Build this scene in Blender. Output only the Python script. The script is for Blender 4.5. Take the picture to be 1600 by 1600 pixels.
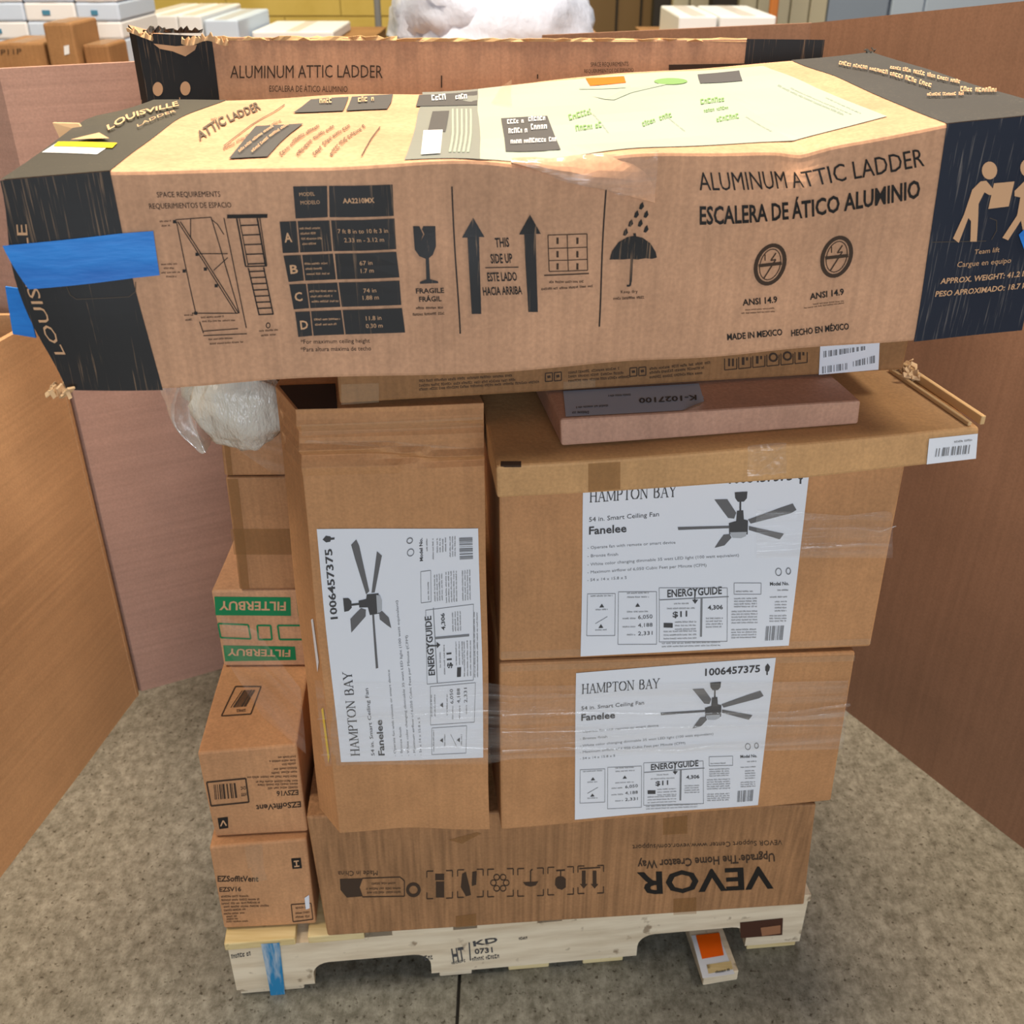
import bpy, bmesh, math, random
from mathutils import Vector, noise
from mathutils.geometry import tessellate_polygon
random.seed(7)
for o in list(bpy.data.objects): bpy.data.objects.remove(o)
scene = bpy.context.scene
C = scene.collection
V = Vector
# ------------------------------------------------------------------ camera
H = 1.55; PITCH = math.radians(30); FP = 1600.0
cam = bpy.data.objects.new('camera', bpy.data.cameras.new('camera')); C.objects.link(cam)
cam.location = (0, 0, H); cam.rotation_euler = (math.radians(60), 0, 0)
cam.data.sensor_width = 36; cam.data.lens = 36; cam.data.clip_start = .02
cam.data.dof.use_dof = True; cam.data.dof.focus_distance = 1.25; cam.data.dof.aperture_fstop = 9
scene.camera = cam
# ------------------------------------------------------------------ world and light
w = bpy.data.worlds.new('world'); scene.world = w; w.use_nodes = True
w.node_tree.nodes['Background'].inputs[0].default_value = (1.0, .95, .88, 1)
w.node_tree.nodes['Background'].inputs[1].default_value = .075
def area(name, loc, target, sx, sy, power, col):
    l = bpy.data.lights.new(name, 'AREA'); l.shape = 'RECTANGLE'; l.size = sx; l.size_y = sy
    l.energy = power; l.color = col
    o = bpy.data.objects.new(name, l); C.objects.link(o); o.location = loc
    o.rotation_euler = (V(target) - V(loc)).to_track_quat('-Z', 'Y').to_euler()
    return o
area('ceiling_light', (.1, 1.45, 5.0), (.1, 1.4, 0), 1.2, 1.2, 335, (1, .80, .60))
area('ceiling_light', (3.4, .6, 5.0), (1.4, .9, 0), 1.2, 1.2, 125, (1, .9, .78))
area('ceiling_light', (-2.6, 1.1, 5.0), (-.6, 1.2, 0), 1.2, 1.2, 125, (1, .88, .72))
area('dock_door_daylight', (.6, -4.4, 1.9), (0, 1.2, .7), 3.4, 2.6, 175, (.84, .91, 1))
area('ceiling_light', (-1.2, 5.6, 4.6), (-1.2, 7.0, .8), 1.5, 1.5, 120, (1, .88, .55))
area('ceiling_light', (1.0, 4.0, 4.8), (.4, 4.6, .8), 1.5, 1.5, 55, (.95, .96, 1))
vs = scene.view_settings
vs.view_transform = 'Standard'; vs.look = 'None'; vs.exposure = 0.0; vs.gamma = 1; vs.use_curve_mapping = False
# ------------------------------------------------------------------ pixels and points
RX = V((1, 0, 0)); FW = V((0, math.cos(PITCH), -math.sin(PITCH))); UP = V((0, math.sin(PITCH), math.cos(PITCH)))
CP = V((0, 0, H))
def ray(px, py): return FW + RX * ((px - 800) / FP) - UP * ((py - 800) / FP)
def ph(px, py, h):
    r = ray(px, py); return CP + r * ((h - H) / r.z)
def pline(px, py, a, b):                       # vertical plane y = a + b x
    r = ray(px, py); t = a / (r.y - b * r.x); return CP + r * t
def proj(p):
    q = p - CP; z = q.dot(FW); return 800 + FP * q.dot(RX) / z, 800 - FP * q.dot(UP) / z
# ------------------------------------------------------------------ materials
MATS = {}
def srgb(c): return tuple(((x / 255) / 12.92 if x / 255 < .04045 else ((x / 255 + .055) / 1.055) ** 2.4) for x in c) + (1,)
def nodes(name):
    m = bpy.data.materials.new(name); m.use_nodes = True; MATS[name] = m
    nt = m.node_tree; return m, nt, nt.nodes['Principled BSDF'], nt.nodes, nt.links
def plain(name, col, rough=.7, metal=0, spec=.3):
    m, nt, b, N, L = nodes(name)
    b.inputs['Base Color'].default_value = srgb(col); b.inputs['Roughness'].default_value = rough
    b.inputs['Metallic'].default_value = metal; b.inputs['Specular IOR Level'].default_value = spec
    return m
def noise_tex(N, L, scale3, sc, detail=4, rough=.6):
    tc = N.new('ShaderNodeTexCoord'); mp = N.new('ShaderNodeMapping'); mp.inputs['Scale'].default_value = scale3
    L.new(tc.outputs['Object'], mp.inputs[0])
    n = N.new('ShaderNodeTexNoise'); n.inputs['Scale'].default_value = sc; n.inputs['Detail'].default_value = detail
    n.inputs['Roughness'].default_value = rough; L.new(mp.outputs[0], n.inputs['Vector']); return n
def ramp(N, L, src, p0, c0, p1, c1):
    r = N.new('ShaderNodeValToRGB'); r.color_ramp.elements[0].position = p0; r.color_ramp.elements[0].color = c0
    r.color_ramp.elements[1].position = p1; r.color_ramp.elements[1].color = c1; L.new(src, r.inputs[0]); return r
def mix(N, L, fac, a, b, mode='MIX'):
    x = N.new('ShaderNodeMix'); x.data_type = 'RGBA'; x.blend_type = mode
    if isinstance(fac, (int, float)): x.inputs[0].default_value = fac
    else: L.new(fac, x.inputs[0])
    for s, i in ((a, 6), (b, 7)):
        if isinstance(s, tuple): x.inputs[i].default_value = s
        else: L.new(s, x.inputs[i])
    return x.outputs[2]
def bump(N, L, b, src, strength, dist=.002):
    u = N.new('ShaderNodeBump'); u.inputs['Strength'].default_value = strength; u.inputs['Distance'].default_value = dist
    L.new(src, u.inputs['Height']); L.new(u.outputs[0], b.inputs['Normal'])
def card(name, col, flute=.10, flute_axis=(95, 95, 1.2), mott=.16, rough=.68):
    m, nt, b, N, L = nodes(name)
    c = srgb(col); dk = tuple(x * (1 - mott) for x in c[:3]) + (1,); lt = tuple(min(1, x * (1 + mott)) for x in c[:3]) + (1,)
    n1 = noise_tex(N, L, (1, 1, 1), 7, 6, .65); r1 = ramp(N, L, n1.outputs[0], .3, dk, .72, lt)
    n2 = noise_tex(N, L, flute_axis, 1.6, 2, .5)
    r2 = ramp(N, L, n2.outputs[0], .32, (1 - flute * 1.6,) * 3 + (1,), .66, (1 + flute * .5,) * 3 + (1,))
    n3 = noise_tex(N, L, (1, 1, 1), 260, 2, .5)
    r3 = ramp(N, L, n3.outputs[0], .3, (.9,) * 3 + (1,), .7, (1.06,) * 3 + (1,))
    o = mix(N, L, 1.0, r1.outputs[0], r2.outputs[0], 'MULTIPLY'); o = mix(N, L, 1.0, o, r3.outputs[0], 'MULTIPLY')
    L.new(o, b.inputs['Base Color']); b.inputs['Roughness'].default_value = rough; b.inputs['Specular IOR Level'].default_value = .25
    bump(N, L, b, n2.outputs[0], .25, .0012)
    return m
def ink(name, col, wear, wearcol, axis=(420, 420, 12), lo=.60, hi=.80):
    m, nt, b, N, L = nodes(name)
    n = noise_tex(N, L, axis, 1.0, 3, .6); n2 = noise_tex(N, L, (1, 1, 1), 9, 2, .5)
    s = N.new('ShaderNodeMath'); s.operation = 'MULTIPLY_ADD'; L.new(n2.outputs[0], s.inputs[0]); s.inputs[1].default_value = .35; s.inputs[2].default_value = -.175
    a = N.new('ShaderNodeMath'); a.operation = 'ADD'; L.new(n.outputs[0], a.inputs[0]); L.new(s.outputs[0], a.inputs[1])
    r = ramp(N, L, a.outputs[0], lo, (0, 0, 0, 1), hi, (wear,) * 3 + (1,))
    L.new(mix(N, L, r.outputs[0], srgb(col), srgb(wearcol)), b.inputs['Base Color'])
    b.inputs['Roughness'].default_value = .5; b.inputs['Specular IOR Level'].default_value = .35
    return m
card('card_ladder', (200, 154, 121), .06)
card('card_fan', (190, 140, 96), .04)
card('card_vevor', (166, 123, 85), .17)
card('card_mid', (150, 110, 72), .09)
card('card_flat', (198, 154, 106), .03)
card('card_pink', (196, 152, 128), .04)
card('card_ez', (196, 146, 104), .05)
card('card_tall', (178, 132, 92), .06)
card('card_filter', (202, 156, 118), .05)
card('bin_tan', (188, 146, 106), .05, (1.2, 1.2, 60), .08)
card('bin_pink', (178, 142, 126), .05, (1.2, 1.2, 70), .07)
card('bin_brown', (138, 104, 82), .05, (60, 60, 1.2), .07)
card('card_back', (158, 118, 78), .06)
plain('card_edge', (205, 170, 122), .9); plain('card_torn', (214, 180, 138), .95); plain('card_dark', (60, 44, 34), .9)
ink('ink_ladder', (32, 31, 31), .55, (196, 156, 118))
ink('ink_daylit', (30, 37, 52), .5, (170, 160, 150))  # black print with bluish daylight put into its colour
ink('ink_top', (64, 63, 60), .3, (150, 140, 120))
plain('ink_black', (30, 27, 25), .6); plain('ink_soft', (84, 74, 64), .7); plain('ink_brown', (66, 50, 38), .7)
plain('ink_tan', (205, 162, 124), .7); plain('ink_green', (16, 128, 78), .55); plain('ink_grey', (128, 130, 134), .6)
plain('ink_lightgrey', (176, 180, 186), .6); plain('ink_darkgrey', (74, 74, 76), .6); plain('ink_fan', (104, 104, 106), .6)
plain('ink_lime', (112, 150, 90), .6); plain('ink_orange', (250, 104, 8), .5); plain('ink_sage', (150, 166, 152), .55)
plain('paper', (226, 230, 238), .42, 0, .45); plain('paper_warm', (174, 186, 176), .28, 0, .5); plain('paper_grey', (124, 130, 128), .4, 0, .5)
plain('paper_blue', (172, 184, 204), .45); plain('paper_yellow', (228, 196, 40), .45)
plain('white_plain', (226, 228, 230), .6); plain('white_blue', (196, 212, 232), .55); plain('steel_grey', (120, 122, 124), .5)
plain('yellow_paint', (226, 190, 30), .5); plain('dark_post', (46, 42, 38), .7); plain('orange_post', (196, 120, 60), .6)
plain('teal_label', (70, 130, 160), .6); plain('rust', (74, 44, 30), .8); plain('rust_light', (158, 110, 78), .8)
def tape(name, col, alpha, rough=.25):
    m, nt, b, N, L = nodes(name); b.inputs['Base Color'].default_value = srgb(col); b.inputs['Roughness'].default_value = rough
    b.inputs['Alpha'].default_value = alpha; b.inputs['Specular IOR Level'].default_value = .5
    n = noise_tex(N, L, (30, 30, 90), 1, 4, .6); bump(N, L, b, n.outputs[0], .5, .002)
tape('tape_brown', (156, 112, 66), .5, .35); tape('tape_clear', (214, 190, 158), .16, .2)
def blue_tape():
    m, nt, b, N, L = nodes('tape_blue'); n = noise_tex(N, L, (8, 8, 40), 1, 4, .6)
    r = ramp(N, L, n.outputs[0], .3, srgb((22, 108, 196)), .7, srgb((40, 140, 228))); L.new(r.outputs[0], b.inputs['Base Color'])
    b.inputs['Roughness'].default_value = .55; bump(N, L, b, n.outputs[0], .6, .004)
blue_tape()
def film(name, base, gl, tint, sc):
    m, nt, b, N, L = nodes(name); out = N['Material Output']; N.remove(b)
    t = N.new('ShaderNodeBsdfTransparent'); g = N.new('ShaderNodeBsdfGlossy'); g.inputs['Roughness'].default_value = gl
    d = N.new('ShaderNodeBsdfDiffuse'); d.inputs[0].default_value = tint; g.inputs[0].default_value = (1, 1, 1, 1)
    n = noise_tex(N, L, sc, 1, 5, .65); bu = N.new('ShaderNodeBump'); bu.inputs['Strength'].default_value = .8; bu.inputs['Distance'].default_value = .004
    L.new(n.outputs[0], bu.inputs['Height']); L.new(bu.outputs[0], g.inputs['Normal'])
    a = N.new('ShaderNodeMixShader'); a.inputs[0].default_value = .55; L.new(d.outputs[0], a.inputs[1]); L.new(g.outputs[0], a.inputs[2])
    r = ramp(N, L, n.outputs[0], .42, (base,) * 3 + (1,), .72, (min(1, base * 4 + .02),) * 3 + (1,))
    x = N.new('ShaderNodeMixShader'); L.new(r.outputs[0], x.inputs[0]); L.new(t.outputs[0], x.inputs[1]); L.new(a.outputs[0], x.inputs[2])
    L.new(x.outputs[0], out.inputs[0])
film('stretch_film', .045, .12, (.9, .9, .92, 1), (2.5, 2.5, 70))
film('bag_film', .30, .16, (.86, .84, .78, 1), (16, 16, 12))
def bag_mat(name, col, sc, rough=.28):
    m, nt, b, N, L = nodes(name); b.inputs['Base Color'].default_value = srgb(col); b.inputs['Roughness'].default_value = rough
    b.inputs['Specular IOR Level'].default_value = .6
    n = noise_tex(N, L, sc, 1, 5, .6); bump(N, L, b, n.outputs[0], .9, .02)
bag_mat('bag_white', (206, 202, 190), (22, 9, 9)); bag_mat('wrap_white', (206, 216, 236), (6, 6, 4))
def wood(name, col, stain):
    m, nt, b, N, L = nodes(name)
    n = noise_tex(N, L, (3, 40, 40), 1.2, 5, .6); r = ramp(N, L, n.outputs[0], .3, srgb(stain), .62, srgb(col))
    n2 = noise_tex(N, L, (1, 1, 1), 38, 3, .5); r2 = ramp(N, L, n2.outputs[0], .27, (.45, .4, .36, 1), .36, (1, 1, 1, 1))
    L.new(mix(N, L, 1.0, r.outputs[0], r2.outputs[0], 'MULTIPLY'), b.inputs['Base Color']); b.inputs['Roughness'].default_value = .75
    bump(N, L, b, n.outputs[0], .3, .002)
wood('pallet_wood', (232, 216, 188), (206, 186, 156)); wood('deck_wood', (228, 208, 158), (204, 178, 120))
ink('paint_blue', (40, 128, 176), .8, (206, 208, 206), (60, 60, 12), .50, .72)
def concrete():
    m, nt, b, N, L = nodes('concrete')
    n = noise_tex(N, L, (1, 1, 1), 2.6, 9, .72); r = ramp(N, L, n.outputs[0], .28, srgb((114, 113, 103)), .75, srgb((154, 152, 142)))
    n2 = noise_tex(N, L, (1, 1, 1), 42, 8, .75); r2 = ramp(N, L, n2.outputs[0], .36, (.55, .53, .49, 1), .60, (1.10, 1.10, 1.08, 1))
    n3 = noise_tex(N, L, (1, 1, 1), 95, 3, .6); r3 = ramp(N, L, n3.outputs[0], .31, (.32, .29, .25, 1), .40, (1, 1, 1, 1))
    n4 = noise_tex(N, L, (60, 24, 1), 1.3, 8, .8); r4 = ramp(N, L, n4.outputs[0], .36, (.66, .65, .62, 1), .56, (1.03, 1.03, 1.03, 1))
    o = mix(N, L, 1.0, r.outputs[0], r2.outputs[0], 'MULTIPLY'); o = mix(N, L, 1.0, o, r3.outputs[0], 'MULTIPLY'); o = mix(N, L, 1.0, o, r4.outputs[0], 'MULTIPLY')
    L.new(o, b.inputs['Base Color']); b.inputs['Roughness'].default_value = .55; b.inputs['Specular IOR Level'].default_value = .35
    bump(N, L, b, n2.outputs[0], .25, .002)
concrete()
def block_wall():
    m, nt, b, N, L = nodes('yellow_block')
    n = noise_tex(N, L, (1, 1, 1), 2, 4, .6); r = ramp(N, L, n.outputs[0], .3, srgb((206, 176, 82)), .7, srgb((228, 200, 110)))
    L.new(r.outputs[0], b.inputs['Base Color']); b.inputs['Roughness'].default_value = .5
block_wall()
plain('wall_brown', (122, 98, 66), .7); plain('panel_cream', (206, 198, 172), .6); plain('panel_blue', (150, 164, 184), .5)
plain('joint_dark', (48, 45, 40), .9); plain('joint_yellow', (150, 126, 62), .8)
# ------------------------------------------------------------------ object helpers
def root(name, label, cat, loc, group=None):
    o = bpy.data.objects.new(name, None); C.objects.link(o); o.location = loc; o.empty_display_size = .05
    o['label'] = label; o['category'] = cat
    if group: o['group'] = group
    return o
def mesh_obj(name, verts, faces, mat, parent=None, smooth=False, label=None, bevel=0):
    off = parent.location if parent and not parent.parent else (V((0, 0, 0)) if not parent else parent.parent.location)
    me = bpy.data.meshes.new(name)
    me.from_pydata([tuple(V(v) - off) for v in verts], [], faces); me.update()
    me.materials.append(MATS[mat])
    if smooth:
        for p in me.polygons: p.use_smooth = True
    o = bpy.data.objects.new(name, me); C.objects.link(o)
    if parent: o.parent = parent
    if label: o['label'] = label
    if bevel:
        b = o.modifiers.new('bevel', 'BEVEL'); b.width = bevel; b.segments = 2; b.limit_method = 'ANGLE'; b.angle_limit = math.radians(40)
    return o
def clean(verts, faces, eps=1e-5):
    bm = bmesh.new(); vs_ = [bm.verts.new(v) for v in verts]
    for f in faces:
        try: bm.faces.new([vs_[i] for i in f])
        except ValueError: pass
    bmesh.ops.remove_doubles(bm, verts=bm.verts, dist=eps); bmesh.ops.recalc_face_normals(bm, faces=bm.faces)
    bm.verts.index_update(); a = [v.co.copy() for v in bm.verts]; b = [[v.index for v in f.verts] for f in bm.faces]; bm.free(); return a, b
def hexa(a):                                   # 8 corners: bottom 4 (ccw), top 4
    return a, [(3, 2, 1, 0), (4, 5, 6, 7), (0, 1, 5, 4), (1, 2, 6, 5), (2, 3, 7, 6), (3, 0, 4, 7)]
def block(name, x0, x1, y0, y1, z0, z1, mat, parent=None, bevel=.003, rz=0, piv=None, label=None):
    p = [V((x, y, z)) for z in (z0, z1) for x, y in ((x0, y0), (x1, y0), (x1, y1), (x0, y1))]
    if rz:
        c = V(piv) if piv else V(((x0 + x1) / 2, (y0 + y1) / 2, 0)); ca, sa = math.cos(rz), math.sin(rz)
        p = [V((c.x + (q.x - c.x) * ca - (q.y - c.y) * sa, c.y + (q.x - c.x) * sa + (q.y - c.y) * ca, q.z)) for q in p]
    v, f = hexa(p); return mesh_obj(name, v, f, mat, parent, bevel=bevel, label=label)
# ------------------------------------------------------------------ cartons (a lofted, dented box) and their faces
class Carton:
    def __init__(s, name, label, fb, ft, bt, bb, mat, amp=.0015, seed=0., dents=(), group=None, cat='box', nu=28, nv=10, nd=10, freq=5., bevel=.0035, ridges=()):
        s.e = [[V(p) for p in x] for x in (fb, ft, bt, bb)]; s.amp = amp; s.seed = V((seed, seed * 1.7, -seed)); s.dents = dents; s.freq = freq; s.ridges = ridges
        L = [0]
        for i in range(1, len(fb)): L.append(L[-1] + (s.e[0][i] - s.e[0][i - 1]).length)
        s.us = [x / L[-1] for x in L]
        c = (s.e[0][0] + s.e[0][-1] + s.e[3][0] + s.e[3][-1]) / 4
        s.root = root(name, label, cat, c, group)
        us = sorted(set([i / nu for i in range(nu + 1)] + s.us)); V_, F_ = [], []
        def grid(fn, A, B):
            o = len(V_)
            for a in A:
                for b in B: V_.append(fn(a, b))
            n = len(B)
            for i in range(len(A) - 1):
                for j in range(n - 1): F_.append((o + i * n + j, o + (i + 1) * n + j, o + (i + 1) * n + j + 1, o + i * n + j + 1))
        vv = [i / nv for i in range(nv + 1)]; dd = [i / nd for i in range(nd + 1)]
        grid(s.front, us, vv); grid(s.top, us, dd); grid(s.left, dd, vv); grid(s.right, dd, vv)
        grid(lambda u, v: s.warp(s.edge(3, u).lerp(s.edge(2, u), v)), us, vv); grid(lambda u, v: s.warp(s.edge(0, u).lerp(s.edge(3, u), v)), us, dd)
        v, f = clean(V_, F_); s.body = mesh_obj('carton_body', v, f, mat, s.root, bevel=bevel)
    def edge(s, k, u):
        e = s.e[k]
        for i in range(1, len(e)):
            if u <= s.us[i] or i == len(e) - 1:
                return e[i - 1].lerp(e[i], (u - s.us[i - 1]) / (s.us[i] - s.us[i - 1]))
    def warp(s, p):
        q = p + noise.noise_vector(p * s.freq + s.seed) * s.amp
        for c, r, d in s.dents:
            x = (p - c).length / r
            if x < 2.6: q = q + d * math.exp(-x * x)
        for z0, sl, w_, a_, k in s.ridges:
            if k == 1: z_ = z0 - .012 / (1 + math.exp(-(p.x + .12) * 60))
            else: z_ = z0 + sl * .06 * (p.x + .12)
            x = (p.z - z_) / w_
            if abs(x) < 3 and p.y < 1.12 and (k != 2 or p.x < -.13): q = q + V((0, a_ * math.exp(-x * x), 0))
        return q
    def front(s, u, v): return s.warp(s.edge(0, u).lerp(s.edge(1, u), v))
    def top(s, u, v): return s.warp(s.edge(1, u).lerp(s.edge(2, u), v))
    def left(s, u, v): a = [e[0] for e in s.e]; return s.warp(a[3].lerp(a[0], u).lerp(a[2].lerp(a[1], u), v))
    def right(s, u, v): a = [e[-1] for e in s.e]; return s.warp(a[0].lerp(a[3], u).lerp(a[1].lerp(a[2], u), v))
def box_px(name, label, bl, br, h0, tl, tr, h1, depth, mat, **k):
    fb = [ph(*bl, h0), ph(*br, h0)]; ft = [ph(*tl, h1), ph(*tr, h1)]
    d = fb[1] - fb[0]; n = V((-d.y, d.x, 0)).normalized()
    bb = [p + n * depth for p in fb]; sx = k.pop('back_shift', 0)
    bt = [V((p.x, p.y, h1)) + V((sx, 0, 0)) for p in bb]
    return Carton(name, label, fb, ft, bt, bb, mat, **k)
def uv_of(fn, px, py):
    u, v = .5, .5
    for _ in range(12):
        x, y = proj(fn(u, v)); ex, ey = px - x, py - y
        if abs(ex) + abs(ey) < .02: break
        e = 1e-3; xu, yu = proj(fn(u + e, v)); xv, yv = proj(fn(u, v + e))
        a, b, c, d = (xu - x) / e, (xv - x) / e, (yu - y) / e, (yv - y) / e; det = a * d - b * c
        if abs(det) < 1e-9: break
        u += max(-.6, min(.6, (ex * d - ey * b) / det)); v += max(-.6, min(.6, (ey * a - ex * c) / det))
    return u, v
def surf(fn, u, v, off):
    p = fn(u, v); e = 2e-3; n = (fn(u + e, v) - p).cross(fn(u, v + e) - p); n.normalize(); return p + n * off
TX = {}
def text_mesh(t, bold):
    k = (t, bold)
    if k not in TX:
        cu = bpy.data.curves.new('t', 'FONT'); cu.body = t; cu.resolution_u = 2; cu.offset = .022 if bold else 0
        o = bpy.data.objects.new('t', cu); C.objects.link(o); bpy.context.view_layer.update()
        me = o.evaluated_get(bpy.context.evaluated_depsgraph_get()).to_mesh()
        vs_ = [(v.co.x, v.co.y) for v in me.vertices]; fs = [tuple(p.vertices) for p in me.polygons]
        o.evaluated_get(bpy.context.evaluated_depsgraph_get()).to_mesh_clear(); bpy.data.objects.remove(o); bpy.data.curves.remove(cu)
        x0 = min(v[0] for v in vs_); x1 = max(v[0] for v in vs_); cap = .729
        TX[k] = ([((x - x0) / (x1 - x0), y / cap) for x, y in vs_], fs)
    return TX[k]
SERIF = {'H': (.8, [(.15, 0, .15, 1, 1), (.65, 0, .65, 1, 1), (.15, .52, .65, .52, 0)], [(.15, 0), (.65, 0), (.15, 1), (.65, 1)]),
 'A': (.8, [(.12, 0, .40, 1, 0), (.40, 1, .68, 0, 1), (.24, .35, .56, .35, 0)], [(.12, 0), (.68, 0)]),
 'M': (1.0, [(.14, 0, .14, 1, 0), (.14, 1, .50, .05, 1), (.50, .05, .86, 1, 0), (.86, 0, .86, 1, 1)], [(.14, 0), (.86, 0), (.12, 1), (.88, 1)]),
 'P': (.68, [(.15, 0, .15, 1, 1), (.15, 1, .42, 1, 0), (.42, 1, .56, .86, 1), (.56, .86, .56, .64, 1), (.56, .64, .42, .5, 1), (.42, .5, .15, .5, 0)], [(.15, 0)]),
 'T': (.72, [(.36, 0, .36, 1, 1), (.06, 1, .66, 1, 0), (.06, 1, .06, .82, 0), (.66, 1, .66, .82, 0)], [(.36, 0)]),
 'O': (.86, [(.08, .32, .08, .68, 1), (.08, .68, .26, .96, 1), (.26, .96, .60, .96, 0), (.60, .96, .78, .68, 1), (.78, .68, .78, .32, 1), (.78, .32, .60, .04, 1), (.60, .04, .26, .04, 0), (.26, .04, .08, .32, 1)], []),
 'N': (.86, [(.15, 0, .15, 1, 0), (.15, 1, .70, 0, 1), (.70, 0, .70, 1, 0)], [(.15, 0), (.12, 1), (.70, 1)]),
 'B': (.72, [(.15, 0, .15, 1, 1), (.15, 1, .44, 1, 0), (.44, 1, .54, .86, 1), (.54, .86, .54, .66, 1), (.54, .66, .40, .53, 1), (.40, .53, .15, .53, 0), (.44, .53, .60, .38, 1), (.60, .38, .60, .16, 1), (.60, .16, .46, 0, 1), (.46, 0, .15, 0, 0)], []),
 'Y': (.78, [(.10, 1, .39, .46, 1), (.39, .46, .68, 1, 0), (.39, .46, .39, 0, 1)], [(.39, 0), (.10, 1), (.68, 1)]), ' ': (.42, [], [])}
class Print:
    """flat print on a face. coordinates: photo pixels, or those of `conv`, a map to the face's own (u, v)"""
    def __init__(s, fn, off=.0007, conv=None): s.fn = fn; s.off = off; s.v = []; s.f = []; s.cuts = []; s.depth = 0; s.conv = conv or (lambda x, y: uv_of(fn, x, y))
    def quadmap(s, q):                          # q = TL TR BR BL in print coordinates -> uv bilinear
        a = [V(s.conv(*p)) for p in q]
        return lambda x, y: (a[0].lerp(a[1], x)).lerp(a[3].lerp(a[2], x), y)
    def add(s, pts, faces):
        o = len(s.v); s.v += [surf(s.fn, p[0], p[1], s.off) for p in pts]; s.f += [tuple(o + i for i in f) for f in faces]
    def quad(s, tl, tr, br, bl, nx=1, ny=1):
        m = s.quadmap((tl, tr, br, bl)); P = [m(i / nx, j / ny) for i in range(nx + 1) for j in range(ny + 1)]; n = ny + 1
        s.add(P, [(i * n + j, i * n + j + 1, (i + 1) * n + j + 1, (i + 1) * n + j) for i in range(nx) for j in range(ny)]); return s
    def cut(s):
        if s.f and (not s.cuts or s.cuts[-1] != len(s.f)): s.cuts.append(len(s.f))
        return s
    def rect(s, x0, y0, x1, y1, **k): return s.quad((x0, y0), (x1, y0), (x1, y1), (x0, y1), **k)
    def poly(s, pts):
        P = [s.conv(*p) for p in pts]
        P = [V((p[0], p[1], 0)) for p in P]; t = [tuple(P[i] for i in x) for x in tessellate_polygon([P])]; lim = .022; out = []
        while t:
            a, b, c = t.pop(); l = [(b - a).length, (c - b).length, (a - c).length]; k = l.index(max(l))
            if max(l) < lim or len(out) + len(t) > 900: out.append((a, b, c)); continue
            a, b, c = ((a, b, c), (b, c, a), (c, a, b))[k]; m = (a + b) / 2; t += [(a, m, c), (m, b, c)]
        s.add([p for x in out for p in x], [(3 * i, 3 * i + 1, 3 * i + 2) for i in range(len(out))]); return s
    def line(s, x0, y0, x1, y1, w=1.5):
        d = math.hypot(x1 - x0, y1 - y0); a, b = -(y1 - y0) / d * w / 2, (x1 - x0) / d * w / 2
        n = max(1, int(d / 22)) if d < 400 else 12; return s.quad((x0 + a, y0 + b), (x1 + a, y1 + b), (x1 - a, y1 - b), (x0 - a, y0 - b), nx=n)
    def path(s, pts, w=1.5, close=False):
        pts = list(pts) + ([pts[0]] if close else [])
        for p, q in zip(pts, pts[1:]): s.line(*p, *q, w)
        return s
    def ring(s, cx, cy, rx, ry, w, n=28, sh=0.):
        for i in range(n):
            a, b = 2 * math.pi * i / n, 2 * math.pi * (i + 1) / n
            g = lambda t, k: (cx + (rx + k) * math.cos(t) - sh * (ry + k) * math.sin(t), cy + (ry + k) * math.sin(t))
            s.quad(g(a, w / 2), g(b, w / 2), g(b, -w / 2), g(a, -w / 2))
        return s
    def disc(s, cx, cy, rx, ry, n=18): return s.poly([(cx + rx * math.cos(2 * math.pi * i / n), cy - ry * math.sin(2 * math.pi * i / n)) for i in range(n)])
    def text(s, t, x0, y0, x1, y1, h, bold=False, lean=0., upv=None):
        """baseline from (x0,y0) to (x1,y1); h cap height towards the 'up' side (left of the baseline); lean = dx per unit up"""
        d = math.hypot(x1 - x0, y1 - y0); ux, uy = (x1 - x0) / d, (y1 - y0) / d
        nx, ny = (uy, -ux) if upv is None else upv
        nx, ny = nx * h + ux * lean * h, ny * h + uy * lean * h
        m = s.quadmap(((x0 + nx, y0 + ny), (x1 + nx, y1 + ny), (x1, y1), (x0, y0)))
        vs_, fs = text_mesh(t, bold); s.add([m(x, 1 - y) for x, y in vs_], fs); return s
    def serif(s, t, x0, y0, x1, y1, h):
        W = sum(SERIF[c][0] for c in t); d = (x1 - x0) / W; sl = (y1 - y0) / (x1 - x0); x = 0
        for c in t:
            w_, ls, sf = SERIF[c]; g = lambda a, b: (x0 + (x + a) * d, y0 + (x + a) * d * sl - b * h)
            for a, b, e, f, k in ls: s.line(*g(a, b), *g(e, f), h * (.13 if k else .06))
            for a, b in sf: s.line(*g(a - .12, b), *g(a + .12, b), h * .06)
            x += w_
        return s
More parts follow.
